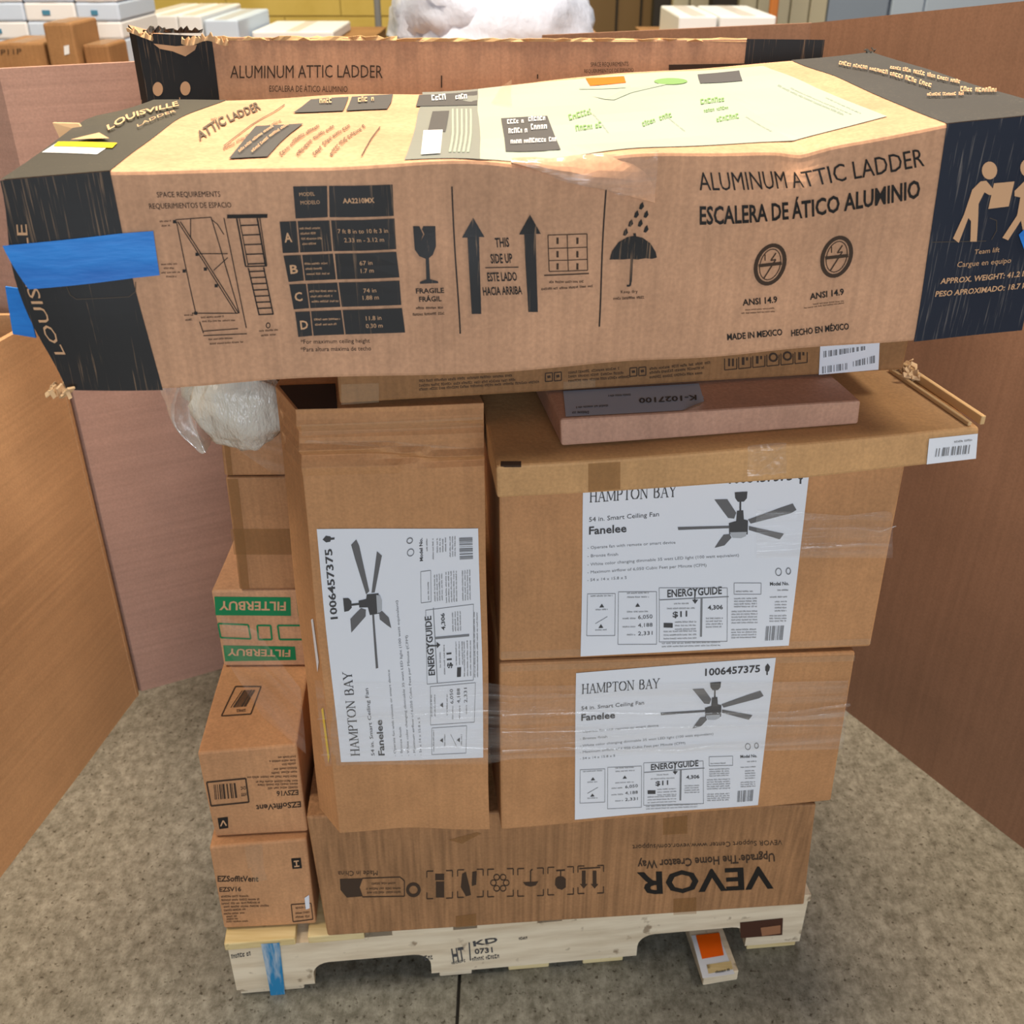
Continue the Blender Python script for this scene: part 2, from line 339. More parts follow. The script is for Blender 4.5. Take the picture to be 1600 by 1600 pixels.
    def greek(s, x0, y0, x1, y1, h, words=None):
        d = math.hypot(x1 - x0, y1 - y0); ux, uy = (x1 - x0) / d, (y1 - y0) / d; nx, ny = uy * h, -ux * h; t = 0; P, F = [], []
        m = s.quadmap(((x0 + nx, y0 + ny), (x1 + nx, y1 + ny), (x1, y1), (x0, y0)))
        while t < d - h * .4:
            l = min(d - t, h * random.uniform(2.0, 5.2)); k = t
            while k < t + l - h * .2:
                w_ = h * random.uniform(.34, .6); e = min(k + w_, t + l); top = random.choice((0, .18, .3)); o = len(P); a = k / d; b = e / d; c = (e - k) * .3 / d; kind = random.random()
                if kind < .5:                       # two stems and a bar
                    for q0, q1, r0, r1 in ((a, a + c, top, 1), (b - c, b, top, 1), (a + c, b - c, top, top + .24)): o = len(P); P += [m(q0, r0), m(q1, r0), m(q1, r1), m(q0, r1)]; F.append((o, o + 1, o + 2, o + 3))
                else:                               # one stem, two bars
                    for q0, q1, r0, r1 in ((a, a + c, top, 1), (a + c, b, .76, 1), (a + c, b, top, top + .24)): o = len(P); P += [m(q0, r0), m(q1, r0), m(q1, r1), m(q0, r1)]; F.append((o, o + 1, o + 2, o + 3))
                k = e + h * .16
            t += l + h * .55
        if P: s.add(P, F)
        return s
    def bars(s, tl, tr, br, bl, n, seed=1):
        r = random.Random(seed); q = [V(p) for p in (tl, tr, br, bl)]; xs = [0]
        for i in range(2 * n): xs.append(xs[-1] + r.choice((1, 1, 2, 3)))
        for i in range(0, 2 * n, 2):
            a, b = xs[i] / xs[-1], xs[i + 1] / xs[-1]
            s.quad(q[0].lerp(q[1], a), q[0].lerp(q[1], b), q[3].lerp(q[2], b), q[3].lerp(q[2], a))
        return s
    def build(s, name, mat, parent, label=None, stuff=False, smooth=False):
        c = [0] + [x for x in s.cuts if x < len(s.f)] + [len(s.f)]; o = None
        for a, b in zip(c, c[1:]):
            ids = sorted({i for f in s.f[a:b] for i in f}); mp = {k: i for i, k in enumerate(ids)}
            o = mesh_obj(name, [s.v[i] for i in ids], [tuple(mp[i] for i in f) for f in s.f[a:b]], mat, parent, label=label, smooth=smooth)
            if stuff: o['kind'] = 'stuff'
        return o

# ================================================================== SETTING
def structure(o): o['kind'] = 'structure'; return o
fl = bpy.data.objects.new('floor', None); C.objects.link(fl); structure(fl); fl['label'] = 'worn grey concrete warehouse floor with a saw-cut joint'
jx = ph(716, 1560, 0).x
mesh_obj('joint_filler', *hexa([V(p) for p in ((-9, -6, -.10), (9, -6, -.10), (9, 11, -.10), (-9, 11, -.10), (-9, -6, -.006), (9, -6, -.006), (9, 11, -.006), (-9, 11, -.006))]), 'joint_dark', fl)
jy = ph(690, 1574, 0).y
def slab(x0, x1, y0, y1): block('floor_slab', x0, x1, y0, y1, -.09, 0, 'concrete', fl, bevel=.002)
slab(-9, jx - .0025, -6, 11); slab(jx + .0025, 9, -6, 11)

YW = 9.0
def wpx(px, y=YW): return (px - 800) / FP * (y * 1.0) * (FW.y * 1.0 + .5 * UP.y) / 1.0
def xat(px, py, y): r = ray(px, py); return r.x / r.y * y
def zat(py, y): r = ray(800, py); return H + r.z / r.y * y
def wallseg(name, p0, p1, y, t, z1, mat, parent=None): return block(name, xat(p0, 10, y), xat(p1, 10, y), y, y + t, 0, z1, mat, parent, bevel=.004)
wall = structure(block('wall_back', -9, xat(905, 10, YW), YW, YW + .2, 0, 4.5, 'joint_yellow', bevel=0)); wall['label'] = 'yellow painted block wall far behind the cardboard bins'
bw, bh = .9, .30
for r in range(5):
    x = -7.2 + (r % 2) * bw / 2
    while x < xat(905, 10, YW) - bw:
        block('wall_block', x, x + bw - .008, YW - .008, YW + .01, r * bh, r * bh + bh - .010, 'yellow_block', wall, bevel=0); x += bw
block('wall_block', -9, xat(905, 10, YW), YW - .02, YW + .01, 1.5, 4.5, 'yellow_block', wall, bevel=0)
wr = structure(block('wall_right', xat(905, 10, YW), 9, YW, YW + .2, 0, 4.5, 'wall_brown', bevel=0)); wr['label'] = 'dull brown far wall right of the yellow blocks'
for px in (962, 1000):
    block('wall_seam', xat(px, 10, YW), xat(px + 3, 10, YW), YW - .02, YW, 0, 4, 'dark_post', wr, bevel=0)
def post(name, p0, p1, y, z, mat, label, cat, grp=None):
    o = root(name, label, cat, V((xat((p0 + p1) / 2, 10, y), y, 0)), grp)
    x0, x1 = xat(p0, 10, y), xat(p1, 10, y)
    block('post_shaft', x0, x1, y, y + (x1 - x0), .012, z, mat, o, bevel=.01)
    block('base_plate', x0 - .004, x1 + .004, y - .05, y + (x1 - x0) + .05, 0, .012, mat, o, bevel=.002); return o
post('steel_post', 1021, 1048, 8.0, 3.2, 'dark_post', 'wide dark post left of the cream door panels, far background', 'post')
post('steel_post', 1113, 1152, 7.9, 3.2, 'dark_post', 'dark post between cream door panels above the white cartons', 'post')
post('steel_post', 1204, 1217, 7.0, 3.0, 'orange_post', 'narrow orange post at the right end of the white cartons', 'post')
post('steel_post', 584, 594, 6.6, 3.0, 'steel_grey', 'thin grey steel post just left of the plastic-wrapped mound', 'post')
post('guard_post', 194, 211, 6.4, 1.4, 'yellow_paint', 'yellow guard post, left one of the pair at top left', 'post')
post('guard_post', 215, 231, 6.4, 1.4, 'yellow_paint', 'yellow guard post, right one of the pair at top left', 'post')
d1 = bpy.data.objects.new('door_1', None); C.objects.link(d1); structure(d1); d1['label'] = 'cream ribbed dock door panels in the far background'
for p0, p1, m in ((1050, 1075, 'panel_cream'), (1077, 1112, 'panel_cream'), (1153, 1180, 'panel_cream'), (1182, 1232, 'panel_cream'), (1234, 1262, 'panel_cream'), (1264, 1290, 'panel_cream'), (1292, 1385, 'panel_blue'), (1390, 1440, 'white_blue'), (1442, 1600, 'white_blue')):
    block('door_panel', xat(p0, 10, 8.6), xat(p1, 10, 8.6), 8.55, 8.65, 0, 3.2, m, d1, bevel=.01)

# ================================================================== CARDBOARD BINS
def sheet(name, a, b, za, zb, mat, parent, t=.012, amp=.006, seed=0., n=16):
    a, b = V((a[0], a[1], 0)), V((b[0], b[1], 0)); d = (b - a).normalized(); nn = V((-d.y, d.x, 0)); Vv, Ff = [], []
    for s in (0, 1):
        for i in range(n + 1):
            for j in range(n + 1):
                u, v = i / n, j / n; p = a.lerp(b, u); p.z = v * (za + (zb - za) * u)
                k = math.sin(math.pi * u) * amp * 2 * (noise.noise(p * 2.2 + V((seed, 0, 0))))
                Vv.append(p + nn * (k + s * t))
    m = (n + 1) ** 2; g = lambda s, i, j: s * m + i * (n + 1) + j
    for s in (0, 1):
        for i in range(n):
            for j in range(n): Ff.append((g(s, i, j), g(s, i + 1, j), g(s, i + 1, j + 1), g(s, i, j + 1)))
    for i in range(n):
        for (x0, y0, x1, y1) in ((i, 0, i + 1, 0), (i, n, i + 1, n), (0, i, 0, i + 1), (n, i, n, i + 1)):
            Ff.append((g(0, x0, y0), g(0, x1, y1), g(1, x1, y1), g(1, x0, y0)))
    v, f = clean(Vv, Ff, 1e-7); return mesh_obj(name, v, f, mat, parent, smooth=False)
def bin_(label, pts, hs, mat):
    c = sum((V((p[0], p[1], 0)) for p in pts), V((0, 0, 0))) / len(pts)
    o = root('bulk_bin', label, 'cardboard bin', c)
    for i in range(len(pts)):
        j = (i + 1) % len(pts); sheet('bin_panel', pts[i], pts[j], hs[i], hs[j], mat, o, seed=i * 3.1 + len(pts), t=.011)
    mesh_obj('bin_floor', [V((p[0], p[1], .012)) for p in pts], [tuple(range(len(pts)))], 'card_dark', o)
    return o
cL = ph(222, 1080, 0); fL = ph(0, 1372, 0); dl = (fL - cL)
A0 = cL + dl * 1.9
hl = pline(20, 524, *(lambda b: (cL.y - b * cL.x, b))(dl.y / dl.x)).z
bin_('low tan cardboard bin at left whose side faces the pallet', [(A0.x, A0.y), (cL.x - .004, cL.y - .01), (cL.x - .85, cL.y - .01), (cL.x - .95, A0.y)], [hl] * 4, 'bin_tan')
e0 = ph(362, 1040, 0); da = (e0 - cL).normalized(); E = cL + da * .58
ba = da.y / da.x; hA = pline(120, 101, cL.y - ba * cL.x, ba).z
nA = V((-da.y, da.x, 0)); l2 = (da * -.62 + nA * .78)
bin_('tall pinkish cardboard bin standing behind the stack on the left', [(cL.x, cL.y), (E.x, E.y), (E + da * .1 + nA * .55).xy[:], (E + nA * 1.1 - da * .2).xy[:], (cL + l2 * .9 + nA * .5).xy[:], (cL + l2 * .55).xy[:]], [hA, hA, .95, .9, .9, hA - .02], 'bin_pink')
r0 = ph(1600, 1325, 0); r1 = ph(1335, 1120, 0); br_ = (r0.y - r1.y) / (r0.x - r1.x); ar_ = r1.y - br_ * r1.x
G = pline(1268, 36, ar_, br_); G2 = pline(1600, 1, ar_, br_)
dr = V((r0.x - r1.x, r0.y - r1.y, 0)).normalized(); R0 = V((G.x, G.y, 0)) + dr * 1.5
K = V((.06, G.y + .13, 0)); zK = zat(56, 2.24)
bin_('tall brown cardboard bin filling the right side of the picture', [(K.x, K.y), (G.x, G.y), (R0.x, R0.y), (R0.x + .9, R0.y + .5), (G.x + 1.0, G.y + .9), (K.x + .3, K.y + .9)], [zK, G.z, G.z + (G2.z - G.z) * 1.5 / (G2 - G).length, 1.1, 1.0, 1.0], 'bin_brown')

# ================================================================== PALLET
p0 = ph(372, 1557, 0); p1 = ph(1247, 1480, 0); ps = (p1 - p0).normalized(); pn = V((-ps.y, ps.x, 0)); PL = (p1 - p0).length; PD = .86
pal = root('wooden_pallet', 'whitewashed wooden pallet carrying the stack of cartons', 'pallet', (p0 + p1) / 2 + pn * PD / 2)
def PP(s, d, z): return p0 + ps * s + pn * d + V((0, 0, z))
def pboard(name, s0, s1, d0, d1, z0, z1, mat):
    v, f = hexa([PP(s0, d0, z0), PP(s1, d0, z0), PP(s1, d1, z0), PP(s0, d1, z0), PP(s0, d0, z1), PP(s1, d0, z1), PP(s1, d1, z1), PP(s0, d1, z1)])
    return mesh_obj(name, v, f, mat, pal, bevel=.002)
def notch(a, b, z, n=5, r=.028):
    o = [(a, .016)] + [(a + r * (1 - math.cos(t)), .016 + (z - .016 - r) + r * math.sin(t)) for t in [math.pi / 2 * i / n for i in range(n + 1)]]
    o += [(b - r * (1 - math.cos(t)), .016 + (z - .016 - r) + r * math.sin(t)) for t in [math.pi / 2 * i / n for i in range(n, -1, -1)]] + [(b, .016)]; return o
def stringer(d0, d1):
    out = [(0, .016)] + notch(.128, .322, .068) + notch(.672, .862, .068) + [(PL, .016), (PL, .121), (0, .121)]
    n = len(out); vs_ = [PP(s, d0, z) for s, z in out] + [PP(s, d1, z) for s, z in out]
    t = tessellate_polygon([[V((s, z, 0)) for s, z in out]])
    f = [tuple(x) for x in t] + [tuple(i + n for i in reversed(x)) for x in t] + [(i, (i + 1) % n, n + (i + 1) % n, n + i) for i in range(n)]
    v, f = clean(vs_, f, 1e-6); return mesh_obj('stringer', v, f, 'pallet_wood', pal)
st0 = stringer(0, .038); stringer(PD / 2 - .019, PD / 2 + .019); stringer(PD - .038, PD)
for s0, wd in ((-.004, .112), (.128, .09), (.262, .10), (.40, .10), (.54, .10), (.68, .09), (.82, PL - .817)): pboard('deck_board', s0, s0 + wd, -.003, PD + .003, .121, .137, 'deck_wood' if s0 < .2 else 'pallet_wood')
for s0, wd in ((.004, .105), (.335, .055), (.452, .07), (.58, .07), (.868, PL - .872)): pboard('bottom_board', s0, s0 + wd, .004, PD - .004, 0, .016, 'deck_wood' if s0 > .4 else 'pallet_wood')
ab = ps.y / ps.x; aa = p0.y - ab * p0.x
def stfn(u, v): return PP(u * PL, 0, v * .137)
Print(stfn, .0035).quad((408, 1472), (437, 1470), (446, 1553), (424, 1556), 2, 8).build('paint_stripe', 'paint_blue', st0, 'blue spray paint stripe')
Print(stfn, .0012).quad((1156, 1441), (1223, 1434), (1222, 1460), (1157, 1465)).build('stain', 'rust', st0, 'dark rusty rectangular stain')
Print(stfn, .0020).quad((1188, 1448), (1219, 1444), (1219, 1457), (1190, 1461)).build('stain', 'rust_light', st0)
q = Print(stfn, .0012)
q.text('HT', 708, 1503, 727, 1500, 22, True).line(733, 1472, 735, 1500, 2).text('KD', 740, 1478, 778, 1471, 8, True).text('0731', 742, 1490, 770, 1487, 8, True).greek(738, 1501, 780, 1496, 6).greek(706, 1506, 728, 1502, 4)
q.greek(664, 1500, 676, 1498, 7).greek(811, 1468, 826, 1466, 4).greek(362, 1497, 392, 1492, 6)
q.build('stamp', 'ink_darkgrey', st0, 'black heat-treatment stamp', stuff=True)
# little white block with an orange sticker, half under the pallet
b0, b1 = ph(1098, 1540, 0), ph(1152, 1531, 0); bd = (b1 - b0).normalized(); bn = V((-bd.y, bd.x, 0)); bk = (ph(1078, 1480, 0) - b0).normalized()
wb = root('wood_block', 'white painted wood block with orange sticker poking out under the pallet', 'wood block', (b0 + b1) / 2)
wq = [b0, b1, b1 + bk * .21, b0 + bk * .21]
v, f = hexa(wq + [p + V((0, 0, .024)) for p in wq]); mesh_obj('block_body', v, f, 'pallet_wood', wb, bevel=.002)
wf = lambda u, v: (b0.lerp(b1, u)).lerp((b0 + bk * .21).lerp(b1 + bk * .21, u), v) + V((0, 0, .024))
Print(wf, .0006).quad((1080, 1462), (1122, 1458), (1148, 1522), (1098, 1529)).build('paper_label', 'paper', wb)
Print(wf, .0011).quad((1087, 1462), (1124, 1458), (1131, 1493), (1097, 1499)).build('orange_sticker', 'ink_orange', wb, 'bright orange sticker')
Print(wf, .0011).quad((1104, 1508), (1142, 1502), (1145, 1515), (1107, 1522)).build('cream_patch', 'deck_wood', wb)
Print(wf, .0017).greek(1118, 1522, 1140, 1518, 4).build('printed_marks', 'ink_black', wb)

# ================================================================== BOTTOM CARTON (VEVOR)
PT = .1405
vv = box_px('long_carton', 'long low ribbed carton with upside-down VEVOR lettering on the pallet', (512, 1463), (1257, 1414), PT, (478, 1277), (1275, 1257), .387, .74, 'card_vevor', seed=2., amp=.0012)
fn = vv.front
q = Print(fn)
q.text('VEVOR', 1207, 1354, 995, 1364, 35, True)
q.build('printed_logo', 'ink_black', vv.root, 'bold black VEVOR logo upside down')
q = Print(fn)
q.text('Upgrade·The Home Creator Way', 1210, 1333, 996, 1345, 13, True); q.text('VEVOR Support Center www.vevor.com/support', 1222, 1312, 988, 1320, 8)
q.text('Made in China', 590, 1360, 528, 1361, 8)
q.build('printed_text', 'ink_brown', vv.root, stuff=True)
q = Print(fn)
q.poly([(531, 1373), (567, 1372), (562, 1386), (567, 1400), (542, 1402), (532, 1390)])
q.path([(566, 1372), (625, 1370), (632, 1376), (632, 1400), (566, 1401)], 1.6); q.greek(618, 1378, 580, 1379, 3); q.greek(626, 1386, 572, 1387, 3); q.greek(626, 1392, 572, 1393, 3)
q.cut().ring(646, 1390, 9, 9, 5)
def corner_frame(q, x0, y0, x1, y1, k=10, w=1.6, sl=-.03):
    f = lambda x, y: (x, y + sl * (x - x0))
    for cx, cy, dx, dy in ((x0, y0, 1, 1), (x1, y0, -1, 1), (x1, y1, -1, -1), (x0, y1, 1, -1)):
        q.line(*f(cx, cy), *f(cx + dx * k, cy), w); q.line(*f(cx, cy), *f(cx, cy + dy * k), w)
q.cut(); qf = Print(fn)
for x0, y0 in ((667, 1361), (715, 1359), (762, 1358), (809, 1357), (856, 1355), (903, 1353)): corner_frame(qf, x0, y0, x0 + 40, y0 + 43)
qf.build('printed_frames', 'ink_brown', vv.root, stuff=True)
q.cut().rect(680, 1365, 694, 1375).rect(681, 1377, 694, 1402, nx=1).cut(); q.poly([(722, 1365), (728, 1362), (734, 1386), (736, 1398), (728, 1400), (720, 1386)]).poly([(738, 1362), (745, 1361), (744, 1382), (737, 1384)])
q.cut()
for i in range(6):
    a = i * math.pi / 3; q.ring(781 + 10 * math.cos(a), 1379 + 10 * math.sin(a), 4.5, 4.5, 1.6, 10)
q.cut().poly([(817, 1378), (841, 1377), (837, 1383), (829, 1385), (821, 1383)]).line(829, 1360, 829, 1378, 2).line(829, 1360, 832, 1358, 2)
q.cut().poly([(868, 1372), (872, 1369), (880, 1369), (884, 1373), (884, 1386), (878, 1390), (871, 1388), (867, 1382)]).line(876, 1360, 876, 1370, 2).line(869, 1360, 883, 1359, 2.4)
q.cut()
for x in (912, 929): q.rect(x - 3, 1360, x + 3, 1382); q.poly([(x - 6, 1381), (x + 6, 1381), (x, 1388)])
q.line(905, 1357, 938, 1355, 2)
q.build('printed_symbols', 'ink_brown', vv.root, 'row of dark handling symbols')
Print(fn, .0009).quad((700, 1312), (745, 1300), (752, 1302), (722, 1318)).cut().quad((712, 1431), (744, 1427), (744, 1446), (712, 1449)).cut().quad((1036, 1278), (1074, 1274), (1074, 1302), (1036, 1304)).cut().quad((1052, 1404), (1088, 1402), (1088, 1427), (1052, 1429)).build('tape_tab', 'tape_brown', vv.root)

# ================================================================== FAN CARTONS
def LC(x, y):
    v = (y - (172 - .0759 * (x - 122))) / 962.; return ((x - 120) / (1320 - 115 * v), v)
def fan_label(ct, fn, q4, tone=None):
    base = Print(fn, .0011); m = base.quadmap(q4)
    sh = Print(fn, .0011, conv=lambda u, v: m(u, v)); sh.quad((0, 0), (1, 0), (1, 1), (0, 1), 10, 8)
    lab = sh.build('paper_label', 'paper', ct.root, 'white printed ceiling fan label')
    mk = lambda o=.0017: Print(fn, o, conv=lambda x, y: m(*LC(x, y)))
    q = mk(); up = (0, -1)
    T = lambda t, x0, y0, x1, y1, h, b=False: q.text(t, x0, y0, x1, y1, h, b, upv=up)
    q.serif('HAMPTON BAY', 158, 296, 668, 260, 56); T('1006457375', 968, 186, 1336, 158, 44, True)
    T('54 in. Smart Ceiling Fan', 158, 396, 566, 362, 24); T('Fanelee', 158, 462, 378, 446, 42, True)
    q.poly([(1386, 105), (1402, 125), (1396, 150), (1386, 158), (1370, 150), (1370, 125)]).rect(1378, 155, 1388, 176)
    T('ENERGYGUIDE', 612, 790, 928, 762, 42, True); q.line(772, 740, 770, 805, 7); q.poly([(755, 800), (790, 798), (772, 822)])
    T('$11', 642, 900, 726, 892, 32, True); T('4,306', 846, 852, 934, 846, 24, True)
    q.rect(590, 932, 642, 958)
    T('6,050', 444, 915, 526, 908, 22); T('4,188', 444, 960, 526, 954, 22); T('2,331', 444, 1006, 526, 1000, 22)
    T('Model No.', 1210, 708, 1322, 702, 20, True)
    for x, y in ((235, 848), (232, 962), (441, 840)): q.poly([(x - 14, y + 8), (x + 14, y + 6), (x, y - 14)])
    q.build('printed_text', 'ink_darkgrey', lab, stuff=True)
    q = mk()
    T('- Operate fan with remote or smart device', 150, 540, 662, 502, 16); T('- Bronze finish', 150, 584, 328, 572, 16)
    T('- White color changing dimmable 35 watt LED light (100 watt equivalent)', 150, 630, 1028, 556, 16); T('- Maximum airflow of 6,050 Cubic Feet per Minute (CFM)', 150, 672, 840, 616, 16); T('- 54 x 14 x 15.8 x 5', 150, 714, 378, 696, 16)
    for (a, b, c, d) in ((152, 782, 312, 1015), (330, 768, 550, 1060), (565, 740, 960, 1040), (1000, 700, 1158, 762)):
        s = -.03; q.path([(a, b), (c, b + s * (c - a)), (c, d + s * (c - a)), (a, d)], 3, True)
    q.line(568, 806, 968, 776, 5).line(810, 790, 806, 1005, 12)
    for (x0, y0, x1, n, st) in ((170, 798, 300, 1, 0), (380, 778, 505, 2, 22), (380, 880, 500, 1, 0), (355, 918, 430, 1, 0), (355, 964, 430, 1, 0), (380, 1008, 430, 1, 0), (650, 828, 735, 1, 0), (610, 856, 770, 1, 0), (655, 930, 780, 3, 20), (590, 985, 780, 3, 20), (835, 905, 935, 4, 16), (1010, 750, 1110, 1, 0), (1000, 790, 1135, 4, 15), (985, 862, 1140, 5, 16), (985, 965, 1135, 4, 15), (1255, 736, 1320, 1, 0), (1210, 775, 1312, 1, 0), (1240, 800, 1310, 4, 17), (1210, 880, 1310, 3, 15), (200, 872, 270, 1, 0), (200, 985, 265, 1, 0), (580, 1052, 920, 2, 18)):
        for i in range(n): q.greek(x0, y0 + i * st, x1, y0 + i * st - .045 * (x1 - x0), 8)
    q.line(200, 946, 268, 905, 3); q.ring(1260, 632, 17, 20, 5, 14); q.ring(1318, 626, 13, 17, 6, 12)
    q.bars((1190, 936), (1298, 928), (1290, 1010), (1184, 1018), 14)
    q.build('printed_fine_text', 'ink_grey', lab, stuff=True)
    q = mk(.0019)
    for pts in ([(885, 268), (960, 264), (1012, 330), (1000, 360), (965, 358)], [(1080, 362), (1270, 296), (1340, 274), (1362, 305), (1330, 322), (1095, 382)], [(675, 415), (970, 398), (970, 410), (678, 430)], [(1085, 395), (1290, 428), (1265, 458), (1085, 415)], [(940, 445), (975, 440), (985, 458), (945, 500), (888, 515), (905, 490)]): q.cut(); q.poly(pts)
    q.build('fan_blades_print', 'ink_fan', lab)
    q = mk(.0021)
    q.poly([(1002, 228), (1075, 222), (1072, 255), (1055, 272), (1020, 274), (1005, 256)]).rect(1030, 270, 1040, 320).poly([(1016, 320), (1052, 316), (1056, 362), (1080, 366), (1078, 438), (972, 440), (970, 384), (1012, 372)])
    q.build('fan_motor_print', 'ink_darkgrey', lab)
    mk(.0024).poly([(975, 430), (1072, 424), (1068, 446), (1040, 458), (990, 458)]).build('fan_light_print', 'ink_lightgrey', lab)
HB, HM, HT = .3925, .698, .995
lo = box_px('fan_carton', 'lower of two stacked ceiling fan cartons, right, resting on the long carton', (783, 1297), (1300, 1251), HB, (781, 1036), (1337, 1019), HM, .70, 'card_fan', seed=5., amp=.0018, group='ceiling fan cartons')
fan_label(lo, lo.front, ((900, 1051), (1212, 1027), (1184, 1257), (898, 1280)))
hi = box_px('fan_carton', 'upper of two stacked ceiling fan cartons, right, beneath the shallow lid box', (781, 1034), (1360, 1011), HM + .0045, (779, 706), (1421, 699), HT, .70, 'card_fan', seed=9., amp=.0018, group='ceiling fan cartons')
fan_label(hi, hi.front, ((911, 745), (1266, 722), (1232, 1008), (907, 1025)))
for ct, xs in ((lo, ((783, 1040), (1336, 1023), (1335, 1032), (783, 1049))), (hi, ((783, 1018), (1361, 997), (1360, 1006), (783, 1029)))):
    Print(ct.front, .0009).quad(*xs, 10, 1).build('packing_tape', 'tape_clear', ct.root)
# tall fan carton standing on end, left side bulged
LT = 1.068
fbl = [ph(530, 1301, HB), ph(765, 1296, HB)]; ftl = [ph(462, 641, LT), ph(756, 629, LT)]
cb, ct_ = ph(499, 1262, HB), ph(430, 604, LT)
d = (lo.e[0][1] - lo.e[0][0]).normalized(); n = V((-d.y, d.x, 0)); D = .40; FN = n.copy()
bbR = fbl[1] + V((-.055, .25, 0)); bb1 = fbl[0] + V((-.022, .25, 0)); bb0 = cb + V((.006, .17, 0))
tall = Carton('fan_carton', 'ceiling fan carton standing on end with its label turned sideways', [cb, fbl[0], fbl[1]], [ct_, ftl[0], ftl[1]],
    [V((bb0.x, bb0.y, LT)), V((bb1.x, bb1.y, LT)), V((bbR.x, bbR.y, LT))], [bb0, bb1, bbR], 'card_fan', seed=13., amp=.0025, group='ceiling fan cartons',
    nu=40, nv=110, ridges=[(1.052, .10, .004, -.007, 0), (1.036, .02, .0035, .007, 0), (1.018, -.14, .004, -.009, 1), (1.006, -.02, .004, .006, 1), (.992, .0, .004, -.005, 2)],
    dents=[(ph(640, 1296, HB + .0), .06, V((0, .004, .004)))])
def tf(u, v): return tall.front(u, v)
fan_label(tall, tall.front, ((533, 1190), (495, 826), (747, 825), (755, 1183)))
Print(tall.front, .0010).quad((470, 664), (752, 652), (752, 668), (472, 682), 8, 1).cut().quad((478, 688), (600, 688), (752, 702), (476, 692), 8, 1).build('crease', 'tape_clear', tall.root, 'creased tape across the top end')
Print(tall.front, .0010).quad((487, 968), (490, 966), (499, 1034), (497, 1050)).build('paper_scrap', 'paper', tall.root)
Print(tall.front, .0010).quad((503, 1108), (506, 1105), (516, 1182), (514, 1192)).build('yellow_sticker', 'paper_yellow', tall.root)
# dark patch painted on the closed top for shade in the open flaps
tp = lambda u, v: tall.top(u, v)
Print(tall.top, .0015).quad((436, 604), (524, 601), (527, 640), (466, 641)).build('slot_shade', 'card_dark', tall.root, 'dark open gap in the top flaps')

# ================================================================== SHALLOW LID BOX, SLIM BOX, PRINTED FLAT CARTON
H1, H2 = 1.001, 1.042
fb = [ph(775, 780, H1 - .001), ph(920, 771, H1 - .001), ph(1264, 748, H1 - .001), ph(1525, 717, H1)]; ft = [ph(774, 730, H2), ph(920, 721, H2), ph(1264, 694, H2), ph(1530, 667, H2)]
bb = [p + FN * .62 for p in fb]; bt = [V((p.x, p.y, H2)) for p in bb]
flat = Carton('shallow_lid_box', 'wide shallow tan lid box with barcode sticker overhanging the fan cartons', fb, ft, bt, bb, 'card_flat', seed=21., amp=.002)
lab = Print(flat.front, .0011).quad((1451, 685), (1527, 677), (1524, 716), (1447, 725)).build('paper_label', 'paper', flat.root, 'white barcode sticker')
q = Print(flat.front, .0017).bars((1462, 700), (1516, 694), (1514, 708), (1460, 713), 12, 4); q.greek(1490, 691, 1518, 688, 3); q.build('barcode', 'ink_grey', lab, stuff=True)
Print(flat.front, .001).quad((919, 724), (969, 721), (969, 764), (919, 768)).build('packing_tape', 'tape_brown', flat.root)
# raised double edge on the right rim
ra, rb = ph(1531, 664, H2), ph(1405, 579, H2)
for k, (o1, o2) in enumerate(((.0, .006), (-.016, -.011))):
    e = (rb - ra).normalized(); s_ = V((e.y, -e.x, 0)); Z = V((0, 0, .011 if k == 0 else .005))
    a = [ra + s_ * o1, ra + s_ * o2, rb + s_ * o2, rb + s_ * o1]
    v, f = hexa([p - V((0, 0, .0)) for p in a] + [p + Z for p in a]); mesh_obj('rim_flap', v, f, 'card_edge', flat.root, bevel=.001)
def shred(name, parent, c, ext, n, size, mat, seed, label=None):
    r = random.Random(seed); Vv, Ff = [], []
    for i in range(n):
        p = V(c) + V((r.uniform(-1, 1) * ext[0], r.uniform(-1, 1) * ext[1], r.uniform(0, 1) * ext[2])); s = size * r.uniform(.5, 1.3); o = len(Vv)
        a = V((r.uniform(-1, 1), r.uniform(-1, 1), r.uniform(-1, 1))).normalized(); b = a.orthogonal().normalized(); c3 = a.cross(b)
        q8 = [p + a * x * s + b * y * s * .5 + c3 * z * s * .12 for z in (-1, 1) for x, y in ((-1, -1), (1, -.7), (.8, 1), (-.9, .6))]
        _, ff = hexa(q8); Vv += q8; Ff += [tuple(o + i for i in f) for f in ff]
    return mesh_obj(name, Vv, Ff, mat, parent, label=label)
mrim = rb.lerp(ra, .12); shred('torn_edge', flat.root, mrim + V((0, 0, .003)), (.010, .024, .010), 26, .006, 'card_torn', 3, 'frayed pale corrugated edge')
kx = ph(797, 726, H2); block('hand_slot', kx.x - .010, kx.x + .012, kx.y - .004, kx.y + .006, H2 - .001, H2 + .0012, 'card_dark', flat.root, bevel=0)
H3 = H2 + .002; H4 = 1.0745
slim = box_px('slim_box', 'slim pinkish carton with grey-blue address label lying on the lid box', (878, 698), (1341, 662), H3, (876, 656), (1345, 626), H4, .30, 'card_pink', seed=31., amp=.001)
lab = Print(slim.top, .0009).quad((880, 617), (1085, 606), (1100, 622), (1070, 641), ).build('paper_label', 'paper_blue', slim.root, 'grey-blue shipping label, corner peeling')
Print(slim.top, .0009).poly([(880, 612), (1092, 600), (1100, 628), (1066, 642), (884, 652)]).build('paper_label', 'paper_blue', slim.root)
q = Print(slim.top, .0015).text('K-1027100', 1088, 619, 998, 624, 8, True); q.greek(985, 617, 950, 619, 3).greek(920, 644, 894, 645, 4).greek(950, 634, 900, 637, 3); q.build('printed_text', 'ink_darkgrey', slim.root, stuff=True)
